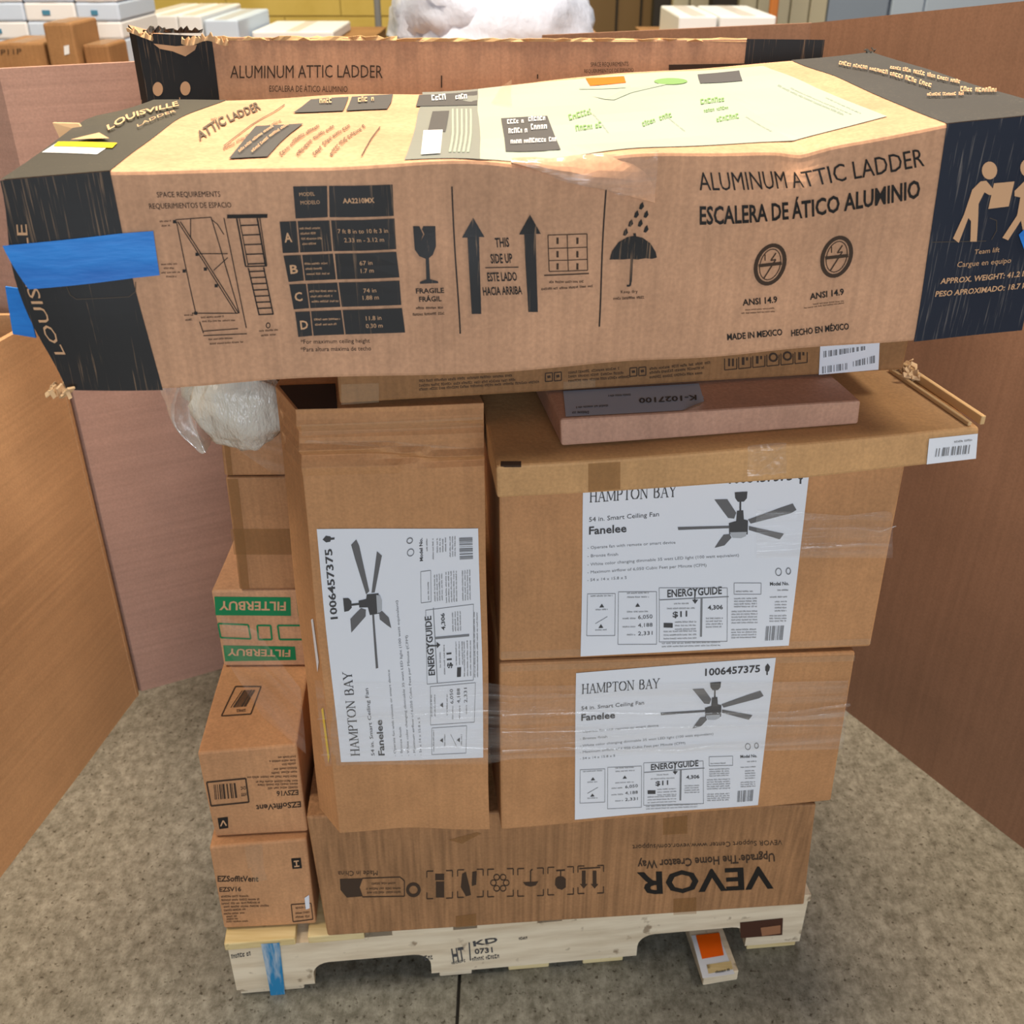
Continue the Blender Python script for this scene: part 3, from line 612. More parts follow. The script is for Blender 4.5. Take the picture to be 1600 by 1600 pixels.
ca, cb2, cc = ph(1100, 628, H4 + .001), ph(1066, 642, H4 + .001), ph(1092, 634, H4 + .006)
mesh_obj('label_corner', [ca, cb2, cc], [(0, 1, 2)], 'paper', slim.root)
H5 = H4 + .003; H6 = 1.152
a0, a1 = ph(531, 632, H5), ph(1412, 578, H5); d = (a1 - a0).normalized(); n = V((-d.y, d.x, 0))
fb = [a0, a1]; ft = [p + V((0, 0, H6 - H5)) for p in fb]; bb = [p + n * .84 for p in fb]; bt = [p + n * .84 for p in ft]
mid = Carton('printed_flat_carton', 'brown flat carton with fine print and barcode sticker under the ladder box', fb, ft, bt, bb, 'card_mid', seed=41., amp=.0015)
q = Print(mid.front)
for x0, y0, x1, y1 in ((655, 597, 800, 588), (655, 604, 805, 595), (655, 610, 842, 598), (888, 584, 968, 577), (888, 590, 975, 584), (888, 597, 985, 590), (1015, 578, 1110, 568), (1015, 584, 1100, 576), (1015, 591, 1100, 584)): q.greek(x0, y0, x1, y1, 4)
for x0, y0 in ((852, 583), (866, 582), (984, 575), (998, 574)): q.path([(x0, y0), (x0 + 11, y0 - 1), (x0 + 11, y0 + 12), (x0, y0 + 13)], 1.6, True); q.line(x0 + 3, y0 + 6, x0 + 8, y0 + 5, 4)
for i in range(6):
    x0 = 1132 + i * 22; y0 = 560 - i * 2; q.path([(x0, y0), (x0, y0 + 18), (x0 + 19, y0 + 16), (x0 + 19, y0)], 1.4)
    if i in (3, 4): q.ring(x0 + 10, y0 + 4, 6, 6, 3, 12)
    else: q.line(x0 + 7, y0, x0 + 7, y0 + 12, 4 if i else 3); q.line(x0 + 13, y0, x0 + 13, y0 + (12 if i == 0 else 5), 3)
q.build('printed_text', 'ink_brown', mid.root, stuff=True)
lab = Print(mid.front, .0011).quad((1281, 540), (1374, 530), (1372, 577), (1279, 585), 2, 2).build('paper_label', 'paper', mid.root, 'white barcode sticker')
q = Print(mid.front, .0017).bars((1286, 548), (1352, 540), (1352, 546), (1286, 558), 16, 3).bars((1284, 572), (1326, 566), (1326, 576), (1284, 583), 12, 5).bars((1332, 564), (1368, 554), (1368, 566), (1332, 572), 10, 6); q.build('barcode', 'ink_grey', lab, stuff=True)
Print(mid.front, .0010).quad((533, 600), (592, 598), (592, 628), (533, 632)).cut().quad((880, 596), (930, 592), (930, 604), (880, 608)).build('packing_tape', 'tape_clear', mid.root)

# ================================================================== FRONT ATTIC LADDER CARTON
bL = .1572; aL = .9577
FB = [(105, 608), (250, 606), (400, 599), (640, 588), (900, 574), (1100, 560), (1262, 548), (1425, 535), (1597, 518)]
FT = [(3, 284), (172, 266), (350, 262), (620, 256), (870, 246), (1070, 240), (1252, 234), (1483, 193), (1665, 172)]
BT = [(240, 157), (355, 157), (470, 153), (660, 144), (830, 130), (960, 117), (1090, 107), (1234, 94), (1360, 82)]
fb = [pline(*p, aL, bL) for p in FB]; ft = [pline(*p, aL, bL) for p in FT]
nl = V((-bL, 1, 0)).normalized(); DL = .47; a2 = aL + DL * math.sqrt(1 + bL * bL)
bt = [pline(*p, a2, bL) for p in BT]; bb = [p + nl * DL for p in fb]
zmin = min(p.z for p in fb)
lad = Carton('attic_ladder_carton', 'dented aluminum attic ladder carton with blue tape crowning the stack', fb, ft, bt, bb, 'card_ladder', seed=51., amp=.004, freq=7, nu=120, nv=30, nd=26,
    dents=[((ft[0] + bt[0]) / 2 + V((0, .0, 0)), .13, V((-.004, 0, .013))), (pline(8, 430, aL, bL), .05, V((-.016, 0, 0))), (pline(50, 520, aL, bL), .04, V((-.008, 0, .0))), (pline(840, 262, aL, bL), .035, V((0, -.006, -.004))),
           (pline(1252, 240, aL, bL), .02, V((0, .010, -.006))), (pline(1010, 250, aL, bL), .05, V((0, -.008, .004))), (pline(700, 330, aL, bL), .05, V((0, .006, 0))), (pline(1150, 330, aL, bL), .05, V((0, -.006, 0)))])
fn = lad.front; R = lad.root; LO = .0011
Print(fn, .0006, conv=lambda x, y: (x, y)).quad((0, 1), (lad.us[1], 1), (lad.us[1], 0), (0, 0), 10, 16).build('printed_end_band', 'ink_ladder', R, 'black printed left end')
Print(fn, .0006, conv=lambda x, y: (x, y)).quad((lad.us[7], 1), (1, 1), (1, 0), (lad.us[7], 0), 10, 16).build('printed_end_band', 'ink_daylit', R, 'blue-black printed right end')
lv = lambda x: (-.22 + (x - 210) / 1244 * .40)          # lean of verticals along the face
q = Print(fn, LO); BK = Print(fn, LO)
def up_at(x, y): u, v = uv_of(fn, x, y); a = proj(fn(u, v)); b = proj(fn(u, v + .05)); l = math.hypot(b[0] - a[0], b[1] - a[1]); return ((b[0] - a[0]) / l, (b[1] - a[1]) / l)
def T(q, t, x0, y0, x1, y1, h, b=False): q.text(t, x0, y0, x1, y1, h, b, upv=up_at((x0 + x1) / 2, (y0 + y1) / 2))
T(q, 'ALUMINUM ATTIC LADDER', 1093, 297, 1444, 259, 30); T(q, 'ESCALERA DE ÁTICO ALUMINIO', 1093, 350, 1437, 308, 29, True)
T(q, 'SPACE REQUIREMENTS', 246, 308, 345, 307, 9); T(q, 'REQUERIMIENTOS DE ESPACIO', 234, 326, 362, 324, 9)
T(q, 'MADE IN MEXICO', 1136, 531, 1222, 523, 10, True); T(q, 'HECHO EN MÉXICO', 1236, 525, 1326, 514, 10, True)
T(q, 'ANSI 14.9', 1160, 477, 1214, 472, 10, True); T(q, 'ANSI 14.9', 1265, 468, 1318, 460, 10, True)
T(q, '*For maximum ceiling height', 470, 537, 578, 535, 7); T(q, '*Para altura máxima de techo', 470, 549, 580, 547, 7)
T(q, 'FRAGILE', 650, 458, 694, 457, 8, True); T(q, 'FRÁGIL', 655, 471, 690, 470, 8, True); q.greek(650, 483, 692, 482, 4).greek(645, 493, 694, 491, 4)
T(q, 'THIS', 774, 386, 796, 385, 15, True); T(q, 'SIDE UP', 767, 411, 801, 410, 15, True); q.line(758, 418, 810, 417, 1.5); T(q, 'ESTE LADO', 762, 439, 808, 438, 14, True); T(q, 'HACIA ARRIBA', 755, 461, 816, 459, 13, True)
q.greek(858, 442, 912, 441, 3.5).greek(846, 453, 926, 448, 3.5); T(q, 'Keep dry', 970, 458, 996, 457, 5); q.greek(958, 468, 1006, 466, 4)
q.greek(1164, 485, 1210, 482, 2).greek(1158, 490, 1210, 487, 2).greek(1270, 476, 1318, 471, 2).greek(1256, 482, 1320, 474, 2)
q.line(706, 291, 719, 521, 2.2).line(947, 293, 936, 510, 2.2)
# ladder diagram
for a in ((274, 343, 330, 339), (276, 346, 306, 489), (278, 346, 369, 489), (282, 346, 373, 489), (330, 339, 374, 489), (350, 340, 385, 512), (312, 396, 356, 396), (334, 422, 356, 402), (300, 489, 372, 489), (312, 502, 318, 520), (318, 517, 372, 513), (318, 524, 386, 521), (298, 342, 298, 372)): q.line(*a, 1.4)
q.path([(330, 342), (340, 350), (350, 366)], 1.2)
for x, y in ((273, 346), (308, 397), (321, 420), (338, 446), (288, 423), (306, 489)): q.rect(x - 2.5, y - 2.5, x + 2.5, y + 2.5)
q.quad((355, 335), (418, 334), (418, 340), (355, 341))
q.line(370, 341, 384, 416, 2.4).line(374, 341, 388, 416, 1.4).line(402, 340, 415, 415, 2.4).line(406, 340, 417, 415, 1.4).line(384, 416, 417, 415, 2)
for i in range(5): q.line(376 + i * 2.7, 352 + i * 15, 405 + i * 2.4, 351 + i * 15, 2)
q.line(388, 418, 405, 492, 2).line(412, 417, 427, 491, 2)
for i in range(8): q.line(389 + i * 2.1, 424 + i * 9.6, 414 + i * 1.9, 423 + i * 9.6, 2)
for a in ((250, 347, 268, 346), (253, 354, 266, 353), (252, 414, 277, 413), (256, 420, 272, 420), (252, 427, 282, 426), (260, 433, 276, 433), (288, 493, 302, 493), (290, 501, 302, 500), (314, 497, 350, 495), (316, 503, 368, 501), (326, 531, 364, 529), (328, 538, 380, 535), (405, 518, 435, 516), (408, 525, 434, 523)): q.greek(*a, 2.6)
q.ring(419, 508, 3, 4, 1.4, 10)
q.build('printed_lettering', 'ink_black', R, stuff=True)
# table
BK.quad((458, 291), (511, 290), (512, 339), (462, 341), 2, 2).cut().quad((514, 290), (613, 288), (615, 337), (515, 339), 3, 2)
rows = [((437, 346), (463, 345), (467, 394), (442, 395)), ((443, 399), (470, 398), (475, 438), (451, 440)), ((452, 444), (478, 443), (483, 481), (459, 483)), ((461, 487), (484, 486), (488, 524), (466, 526))]
r2 = [((465, 345), (515, 344), (519, 392), (469, 394)), ((472, 398), (520, 396), (525, 436), (477, 438)), ((480, 443), (527, 441), (532, 479), (485, 481)), ((486, 486), (533, 484), (538, 522), (490, 524))]
r3 = [((517, 344), (616, 341), (619, 389), (521, 392)), ((523, 396), (619, 393), (624, 433), (527, 436)), ((529, 441), (624, 438), (627, 476), (534, 479)), ((535, 484), (628, 481), (633, 519), (540, 522))]
for t in (rows, r2, r3):
    for x in t: BK.cut(); BK.quad(*x, 2, 2)
BK.cut()
# symbols
BK.poly([(645, 353), (655, 353), (661, 366), (657, 376), (663, 366), (659, 358), (661, 353), (680, 353), (681, 385), (676, 398), (670, 403), (672, 436), (684, 439), (685, 442), (656, 443), (656, 440), (666, 436), (665, 404), (655, 400), (648, 390)])
for x0, x1, t, b, s in ((722, 757, 340, 490, 8), (811, 845, 335, 487, 8)):
    c = (x0 + x1) / 2; BK.cut(); BK.poly([(c, t), (x1, t + 30), (c + 9, t + 30), (c + 9 + s * .4, b), (c - 9 + s * .8, b), (c - 9, t + 31), (x0, t + 31)])
BK.cut(); BK.poly([(952, 405), (956, 392), (966, 378), (980, 370), (990, 368), (1004, 371), (1016, 380), (1024, 393), (1026, 402), (1018, 404), (1008, 403), (996, 405), (984, 404), (972, 405)]).line(987, 403, 985, 440, 3.6).path([(985, 440), (984, 446), (979, 446)], 3)
BK.line(991, 364, 992, 370, 4)
for x, y in ((1002, 321), (994, 334), (1009, 334), (985, 348), (1000, 348), (1009, 357), (977, 362)): BK.cut(); BK.poly([(x + 2, y - 6), (x + 4, y + 1), (x, y + 6), (x - 4, y + 5), (x - 2, y - 2)])
BK.build('printed_symbols', 'ink_ladder', R, 'black size table and handling symbols')
q = Print(fn)
q.path([(856, 367), (917, 365), (918, 422), (858, 424)], 1.5, True).line(886, 366, 888, 424, 1.4).line(857, 388, 918, 386, 1.4).line(857, 407, 918, 405, 1.4).line(850, 430, 920, 427, 2)
for x in (871, 902):
    for y in (376, 397, 416): q.line(x, y - 5, x, y + 5, 3.4)
for cx, cy in ((1203, 413), (1307, 401)):
    q.cut()
    q.ring(cx, cy, 22, 30, 6, 30, .18); q.ring(cx, cy, 16, 24, 1.4, 24, .18); q.line(cx - 18, cy + 2, cx + 18, cy - 2, 5).path([(cx + 9, cy - 18), (cx + 1, cy - 6), (cx + 9, cy - 8), (cx - 10, cy + 22)], 1.8).path([(cx - 8, cy - 16), (cx - 8, cy - 6)], 1.6)
q.build('printed_emblems', 'ink_brown', R, 'round printed safety emblems')
q = Print(fn, .0013)
for t, x, y, h in (('A', 445, 378, 15), ('B', 454, 427, 14), ('C', 461, 470, 14), ('D', 470, 514, 14)): T(q, t, x, y, x + 12, y - 1, h, True)
T(q, 'MODEL', 468, 306, 492, 305, 6); T(q, 'MODELO', 470, 319, 500, 318, 6); T(q, 'AA2210MX', 536, 317, 585, 316, 8, True)
for t, x0, y0, x1 in (('7 ft 8 in to 10 ft 3 in', 528, 364, 606), ('2.33 m - 3.12 m', 538, 378, 600), ('67 in', 562, 414, 582), ('1.7 m', 564, 426, 584), ('74 in', 568, 457, 588), ('1.88 m', 567, 468, 592), ('11.8 in', 572, 500, 596), ('0.30 m', 572, 512, 598)): T(q, t, x0, y0, x1, y0 - 1, 7)
for x0, y0, x1, k in ((468, 358, 500, 4), (476, 413, 512, 3), (484, 456, 526, 3), (491, 500, 532, 2)):
    for i in range(k): q.greek(x0 + i * 1.5, y0 + i * 8, x1 + i * 1.5 - (i % 2) * 8, y0 + i * 8 - 1, 3)
q.text('LOUISVILLE', 103, 553, 42, 350, 17, False, upv=(-1, .0))
# team lift figures
def fig(pts): q.poly(pts)
q.disc(1545, 266, 12, 14)
fig([(1531, 283), (1540, 282), (1550, 294), (1562, 298), (1560, 306), (1544, 304), (1537, 300), (1528, 318), (1527, 345), (1525, 377), (1515, 377), (1516, 345), (1512, 340), (1497, 379), (1488, 372), (1505, 335), (1518, 296)])
q.quad((1552, 286), (1584, 283), (1575, 322), (1543, 326))
q.disc(1604, 262, 11, 14); fig([(1584, 298), (1602, 280), (1612, 284), (1612, 375), (1600, 376), (1594, 344), (1574, 375), (1565, 371), (1588, 336), (1593, 308), (1584, 306)])
T(q, 'Team lift', 1521, 397, 1560, 393, 8); T(q, 'Cargue en equipo', 1494, 417, 1578, 410, 9)
T(q, 'APPROX. WEIGHT: 41.2 lbs', 1468, 443, 1608, 430, 9, True); T(q, 'PESO APROXIMADO: 18.7 kg', 1460, 463, 1606, 449, 9, True)
q.build('printed_reversed_text', 'ink_tan', R, 'bare cardboard lettering on the black print', stuff=True)
Print(fn, .0013).path([(1455, 378), (1540, 376)], 1).cut().path([(1545, 340), (1556, 344), (1556, 360), (1548, 374)], 1).cut().path([(104, 446), (110, 460), (120, 467), (202, 463), (212, 455), (212, 440)], 1.2).build('hand_hole_cut', 'ink_soft', R, 'die-cut hand hole outline')
# blue painter tape
tb = Print(fn, .0022); tb.quad((5, 383), (240, 360), (250, 429), (46, 451), 16, 6); tp_ = tb.build('painter_tape', 'tape_blue', R, 'blue painter tape strip')
Print(fn, .002).quad((1590, 366), (1604, 352), (1620, 390), (1598, 388)).build('painter_tape', 'tape_blue', R)
at_ = aL + .022; t0 = [pline(8, 448, at_, bL), pline(36, 452, at_ - .004, bL), pline(56, 528, at_, bL), pline(20, 522, at_ + .004, bL)]
mesh_obj('painter_tape', t0 + [p + V((0, .002, 0)) for p in t0], [(0, 1, 2, 3), (7, 6, 5, 4), (0, 4, 5, 1), (1, 5, 6, 2), (2, 6, 7, 3), (3, 7, 4, 0)], 'tape_blue', R, label='loose tail of blue tape at the end')
shred('torn_corner', R, pline(96, 612, aL, bL), (.010, .008, .004), 16, .007, 'card_torn', 8, 'frayed corner')
shred('torn_edge', R, pline(1358, 84, a2, bL), (.006, .008, .008), 8, .005, 'ink_top', 9)
# crumpled clear tape and torn fold at the top front edge
tw = V(pline(798, 252, aL, bL)); te = V(pline(1020, 312, aL, bL)); tm = V(pline(900, 284, aL, bL)); tt = V(pline(1010, 252, aL, bL))
Vv, Ff = [], []
for i in range(13):
    u = i / 12; lowp = tw.lerp(te, u) + V((0, -.010 - .006 * math.sin(math.pi * u), 0)); hp_ = V(pline(800 + 230 * u, 251 - 12 * u, aL, bL)) + V((0, -.004, .002))
    for j in range(6):
        v = j / 5; p = lowp.lerp(hp_, v); p = p + V((0, -.006 * math.sin(math.pi * v) * math.sin(math.pi * u), 0)) + noise.noise_vector(p * 40) * .0025; Vv.append(p)
Ff = [(i * 6 + j, (i + 1) * 6 + j, (i + 1) * 6 + j + 1, i * 6 + j + 1) for i in range(12) for j in range(5)]
fo = mesh_obj('torn_fold', Vv, Ff, 'card_ladder', R, label='torn cardboard fold bulging from the front edge'); sm = fo.modifiers.new('solid', 'SOLIDIFY'); sm.thickness = .003
Vv = [p + V((0, -.004, .001)) + noise.noise_vector(p * 60) * .004 for p in Vv]
fo = mesh_obj('packing_tape', Vv, Ff, 'stretch_film', R, smooth=True, label='crumpled clear packing tape')
# ---- top face print
tpf = lad.top
Print(tpf, .0006, conv=lambda x, y: (x, y)).quad((0, 1), (lad.us[1], 1), (lad.us[1], 0), (0, 0), 8, 14).cut().quad((lad.us[7], 1), (1, 1), (1, 0), (lad.us[7], 0), 8, 14).build('printed_end_band', 'ink_top', R, 'dark printed ends of the top')
Print(tpf, .0009).quad((660, 145), (747, 140), (750, 250), (632, 251), 6, 10).build('paper_label', 'paper_grey', R, 'grey half of the top label')
pw = Print(tpf, .0009); pw.quad((747, 140), (1192, 104), (1386, 183), (1000, 232), 1, 1); pw.v, pw.f = [], []
pw.quad((747, 140), (900, 125), (1000, 232), (750, 250), 10, 10).quad((900, 125), (1050, 113), (1240, 221), (1000, 232), 10, 10).quad((1050, 113), (1192, 104), (1386, 183), (1240, 221), 10, 10)
wl = pw.build('paper_label', 'paper_warm', R, 'glossy white half of the top label')
q = Print(tpf, .0015)
q.quad((486, 157), (545, 153), (536, 175), (458, 178), 3, 2).cut().quad((550, 153), (614, 149), (605, 172), (541, 175), 3, 2).cut().quad((400, 199), (474, 195), (418, 247), (358, 250), 3, 3).cut().quad((655, 150), (746, 144), (746, 166), (650, 168), 3, 1)
q.cut().quad((676, 176), (702, 175), (696, 208), (668, 209)).cut(); q.quad((783, 187), (855, 183), (876, 236), (790, 239), 3, 3)
q.cut().quad((1090, 118), (1155, 112), (1160, 128), (1094, 132), 2, 2)
q.build('printed_panels', 'ink_darkgrey', R, 'dark printed panels on the top')
q = Print(tpf, .0015); q.text('ATTIC LADDER', 312, 222, 408, 172, 14, True); q.greek(330, 190, 352, 186, 3).greek(350, 236, 440, 192, 4)
for i in range(4): q.greek(440 + i * 26, 246, 500 + i * 24, 200, 6)
q.line(565, 246, 594, 200, 1.5).line(350, 230, 445, 165, 1.2)
q.build('printed_lettering', 'ink_soft', R, stuff=True)
q = Print(tpf, .0036)
q.text('LOUISVILLE', 170, 209, 280, 170, 8, True); q.text('LADDER', 216, 204, 276, 180, 4); q.poly([(112, 224), (156, 213), (172, 222)])
q.greek(500, 166, 520, 165, 8).greek(560, 164, 585, 162, 8)
for a in ((395, 244, 452, 200, 4), (375, 244, 430, 202, 4)): q.greek(*a)
for a in ((1310, 105, 1455, 142, 7), (1390, 112, 1505, 137, 6), (1448, 155, 1505, 154, 5), (1500, 148, 1558, 149, 8)): q.greek(*a)
q.build('printed_reversed_text', 'ink_tan', R, stuff=True)
q = Print(tpf, .0016); q.quad((662, 207), (692, 206), (688, 243), (658, 245)); q.greek(675, 160, 700, 158, 9).greek(712, 158, 738, 156, 8)
for a in ((793, 197, 820, 195, 7), (826, 193, 852, 191, 8), (795, 212, 824, 210, 8), (830, 206, 860, 204, 9), (798, 228, 870, 224, 7)): q.greek(*a)
q.v = [p + V((0, 0, .0006)) for p in q.v]; q.build('printed_white_text', 'white_plain', R, stuff=True)
q = Print(tpf, .0015)
for i in range(5): q.quad((706 + i * 7, 172), (709 + i * 7, 172), (705 + i * 7, 240), (701 + i * 7, 240), 1, 5)
q.line(905, 140, 985, 137, 3).line(985, 145, 1050, 130, 4).poly([(925, 152), (960, 158), (1005, 140), (980, 138), (945, 157)])
for a in ((1215, 136, 1320, 183, 3), (1235, 140, 1330, 181, 2), (1290, 155, 1345, 180, 2), (1165, 185, 1205, 208, 2), (1042, 185, 1070, 208, 2), (925, 180, 950, 210, 2)): q.greek(*a)
q.build('printed_diagram', 'ink_lightgrey' if 0 else 'ink_sage', R, stuff=True)
q = Print(tpf, .0016); q.disc(1048, 129, 26, 5)
for a in ((890, 190, 925, 180, 9), (900, 207, 940, 201, 9), (1005, 200, 1050, 185, 8), (1095, 165, 1135, 160, 8), (1120, 193, 1155, 187, 8), (1100, 178, 1140, 172, 5)): q.greek(*a)
q.build('printed_green_marks', 'ink_lime', R, 'pale green printed words and oval', stuff=True)
Print(tpf, .0016).quad((915, 124), (975, 121), (978, 131), (922, 136), 2, 1).build('orange_sticker', 'ink_orange', R, 'small orange sticker')
st = Print(tpf, .0012).quad((88, 226), (176, 227), (152, 243), (66, 240), 4, 3).build('paper_sticker', 'white_plain', R, 'white sticker with yellow band')
Print(tpf, .0018).quad((92, 224), (184, 226), (176, 234), (84, 231), 3, 1).build('yellow_band', 'paper_yellow', st)
Print(tpf, .003).quad((782, 140), (800, 128), (800, 170), (768, 165), 2, 3).build('packing_tape', 'tape_clear', R)
# loose cardboard tab at far left
at_ = aL + .19; tq = [pline(82, 192, at_, bL), pline(122, 193, at_ + .01, bL), pline(132, 206, at_ + .01, bL), pline(96, 222, at_, bL)]
mesh_obj('cardboard_tab', tq + [p + V((0, .004, 0)) for p in tq], [(0, 3, 2, 1), (4, 5, 6, 7), (0, 1, 5, 4), (1, 2, 6, 5), (2, 3, 7, 6), (3, 0, 4, 7)], 'card_torn', R, label='small torn tab sticking up at the end')

# ================================================================== REAR ATTIC LADDER CARTON
YB = 1.60
yb = lambda px, py: pline(px, py, YB, 0.)
zb = H6 + .003
ft = [yb(190, 42), yb(212, 52), yb(330, 58), yb(700, 62), yb(1168, 60), yb(1290, 62)]
ft[0].y += .03
fb = [V((p.x, p.y, zb)) for p in ft]; bb = [p + V((0, .37, 0)) for p in fb]; bb[0].y = YB + .37; bt = [V((b.x, b.y, t.z - .052)) for b, t in zip(bb, ft)]
rear = Carton('attic_ladder_carton', 'second attic ladder carton with torn corner, behind the taped one', fb, ft, bt, bb, 'card_ladder', seed=61., amp=.003)
fn = rear.front
Print(fn, .0006, conv=lambda x, y: (x, y)).quad((rear.us[1], 1), (rear.us[2], 1), (rear.us[2], 0), (rear.us[1], 0), 6, 6).cut().quad((rear.us[4], 1), (1, 1), (1, 0), (rear.us[4], 0), 6, 6).build('printed_end_band', 'ink_ladder', rear.root, 'black printed ends')
Print(fn, .0006, conv=lambda x, y: (x, y)).quad((0, 1), (rear.us[1], 1), (rear.us[1], 0), (0, 0), 1, 6).build('printed_end_edge', 'ink_black', rear.root)
q = Print(fn); q.text('ALUMINUM ATTIC LADDER', 360, 122, 598, 122, 21); q.text('ESCALERA DE ÁTICO ALUMINIO', 421, 143, 543, 144, 10); q.text('SPACE REQUIREMENTS', 923, 104, 982, 103, 7); q.text('REQUERIMIENTOS DE ESPACIO', 913, 114, 990, 112, 6)
q.line(690, 118, 690, 137, 2).line(840, 116, 840, 123, 2).quad((1045, 101), (1165, 99), (1165, 112), (1045, 114)); q.build('printed_lettering', 'ink_brown', rear.root, stuff=True)
q = Print(fn, .0013); q.disc(247, 139, 8, 11).disc(290, 138, 8, 11); q.poly([(240, 68), (275, 72), (308, 70), (305, 78), (290, 88), (270, 80), (250, 76)]).quad((222, 156), (282, 152), (282, 160), (222, 162)); q.build('printed_reversed_text', 'ink_tan', rear.root, 'bare cardboard dots and torn patch on black', stuff=True)
r = random.Random(4)
def ragged(px0, px1, py, y, n, hgt, mat, label):
    Vv, Ff = [], []
    for i in range(n + 1):
        px = px0 + (px1 - px0) * i / n; a = yb(px, py(px) + 3); b = yb(px, py(px) - hgt * r.uniform(.1, 1)); a.y += y; b.y += y + r.uniform(-.006, .006); Vv += [a, b, a + V((0, .004, 0)), b + V((0, .004, 0))]
    for i in range(n):
        o = i * 4; Ff += [(o, o + 4, o + 5, o + 1), (o + 2, o + 3, o + 7, o + 6), (o + 1, o + 5, o + 7, o + 3)]
    return mesh_obj('torn_edge', Vv, Ff, mat, rear.root, label=label)
ragged(200, 240, lambda p: 46 + (p - 200) * .38, -.004, 12, 9, 'card_torn', 'pale torn paper edge')
ragged(285, 358, lambda p: 64 + 4 * math.sin(p / 9), -.006, 22, 12, 'card_torn', None)
ragged(206, 300, lambda p: 54, .05, 20, 9, 'ink_ladder', None)
ragged(330, 620, lambda p: 60, -.001, 30, 4, 'card_edge', None)
ragged(620, 1168, lambda p: 62, -.001, 40, 3, 'card_edge', None)

# ================================================================== LEFT COLUMN
e1 = box_px('vent_carton', 'bottom left vent carton with upright lettering standing on the pallet', (349, 1451), (493, 1443), PT, (327, 1324), (478, 1311), .316, .30, 'card_ez', seed=71., amp=.002, group='soffit vent cartons', nu=12, nv=8, nd=8)
q = Print(e1.front)
q.text('EZSoffitVent', 340, 1377, 404, 1377, 9, True); q.text('EZSV16', 343, 1393, 377, 1392, 7, True)
for i, (x1) in enumerate((390, 406, 406)): q.greek(346, 1402 + i * 5.5, x1, 1402 + i * 5 - 1, 3)
for i, x1 in enumerate((420, 384, 382)): q.greek(350, 1418 + i * 5.5, x1, 1416 + i * 5.5, 3)
for i, x1 in enumerate((370, 372, 388)): q.greek(354, 1433 + i * 4, x1, 1432 + i * 4, 2.5)
q.path([(455, 1413), (486, 1411), (489, 1436), (458, 1440)], 1.5, True); q.greek(462, 1420, 482, 1418, 3).greek(462, 1428, 484, 1426, 3).greek(462, 1434, 484, 1433, 3)
q.build('printed_text', 'ink_brown', e1.root, stuff=True)
lg = Print(e1.front, .001).quad((455, 1341), (470, 1340), (472, 1356), (457, 1357)).build('printed_logo', 'ink_black', e1.root)
Print(e1.front, .0016).line(459, 1345, 467, 1344, 2).line(460, 1353, 468, 1352, 2).line(463, 1345, 464, 1353, 2).build('logo_strokes', 'ink_tan', lg)
Print(e1.front, .0016).quad((476, 1402), (483, 1397), (484, 1418), (478, 1420)).build('paper_scrap', 'paper', e1.root)
Print(e1.front, .001).quad((382, 1322), (410, 1318), (412, 1352), (388, 1356), 3, 3).cut().quad((392, 1356), (412, 1352), (418, 1374), (398, 1377), 2, 2).build('packing_tape', 'tape_clear', e1.root)
e2 = box_px('vent_carton', 'upper vent carton with upside-down lettering and framed barcode, under the filter carton', (337, 1307), (481, 1299), .3185, (308, 1177), (464, 1164), .487, .40, 'card_ez', seed=76., amp=.002, group='soffit vent cartons', nu=12, nv=8, nd=8)
q = Print(e2.front)
q.text('EZSoffitVent', 470, 1252, 400, 1258, 9, True); q.text('EZSV16', 466, 1234, 432, 1236, 8, True)
for x0, x1, y in ((462, 434, 1180), (462, 420, 1186), (462, 440, 1191), (464, 428, 1198), (464, 424, 1204), (464, 386, 1211), (465, 400, 1218), (465, 400, 1223), (465, 418, 1228)): q.greek(x0, y, x1, y + 2, 3)
q.path([(323, 1222), (384, 1216), (389, 1253), (330, 1259)], 2.4, True).bars((334, 1226), (370, 1223), (373, 1246), (336, 1249), 10, 2); q.greek(386, 1228, 376, 1229, 5).greek(387, 1238, 377, 1239, 5)
q.build('printed_text', 'ink_brown', e2.root, stuff=True)
lg = Print(e2.front, .001).quad((340, 1278), (356, 1276), (357, 1293), (343, 1295)).build('printed_logo', 'ink_black', e2.root)
Print(e2.front, .0016).line(345, 1290, 349, 1281, 2).line(349, 1281, 354, 1289, 2).build('logo_strokes', 'ink_tan', lg)
q = Print(e2.top, .0008); q.path([(368, 1073), (408, 1073), (392, 1116), (346, 1119)], 1.8, True).bars((378, 1079), (402, 1078), (388, 1104), (360, 1106), 7, 8); q.greek(370, 1113, 384, 1112, 4); q.build('printed_barcode', 'ink_brown', e2.root, 'framed barcode on the top face')
fbx = box_px('filter_carton', 'small carton with green FILTERBUY bands printed upside down', (349, 1041), (484, 1040), .4895, (329, 923), (473, 921), .634, .30, 'card_filter', seed=81., amp=.002, nu=12, nv=8, nd=8)
q = Print(fbx.front)
q.quad((335, 932), (454, 933), (455, 962), (337, 961), 4, 2).cut().quad((463, 934), (475, 934), (476, 962), (466, 962)).cut().quad((349, 1008), (461, 1010), (463, 1031), (352, 1033), 4, 2)
q.cut().path([(341, 974), (388, 976), (392, 998), (345, 996)], 2.6, True).cut().path([(402, 977), (423, 977), (425, 999), (404, 999)], 2.8, True).cut().path([(474, 977), (434, 977), (437, 999), (476, 999)], 2.8)
q.build('printed_green_bands', 'ink_green', fbx.root, 'green printed bands and frames')
q = Print(fbx.front, .0013); q.text('FILTERBUY', 447, 940, 343, 939, 14, True); q.text('FILTERBUY', 454, 1015, 356, 1013, 11, True); q.build('printed_reversed_text', 'ink_tan', fbx.root, stuff=True)
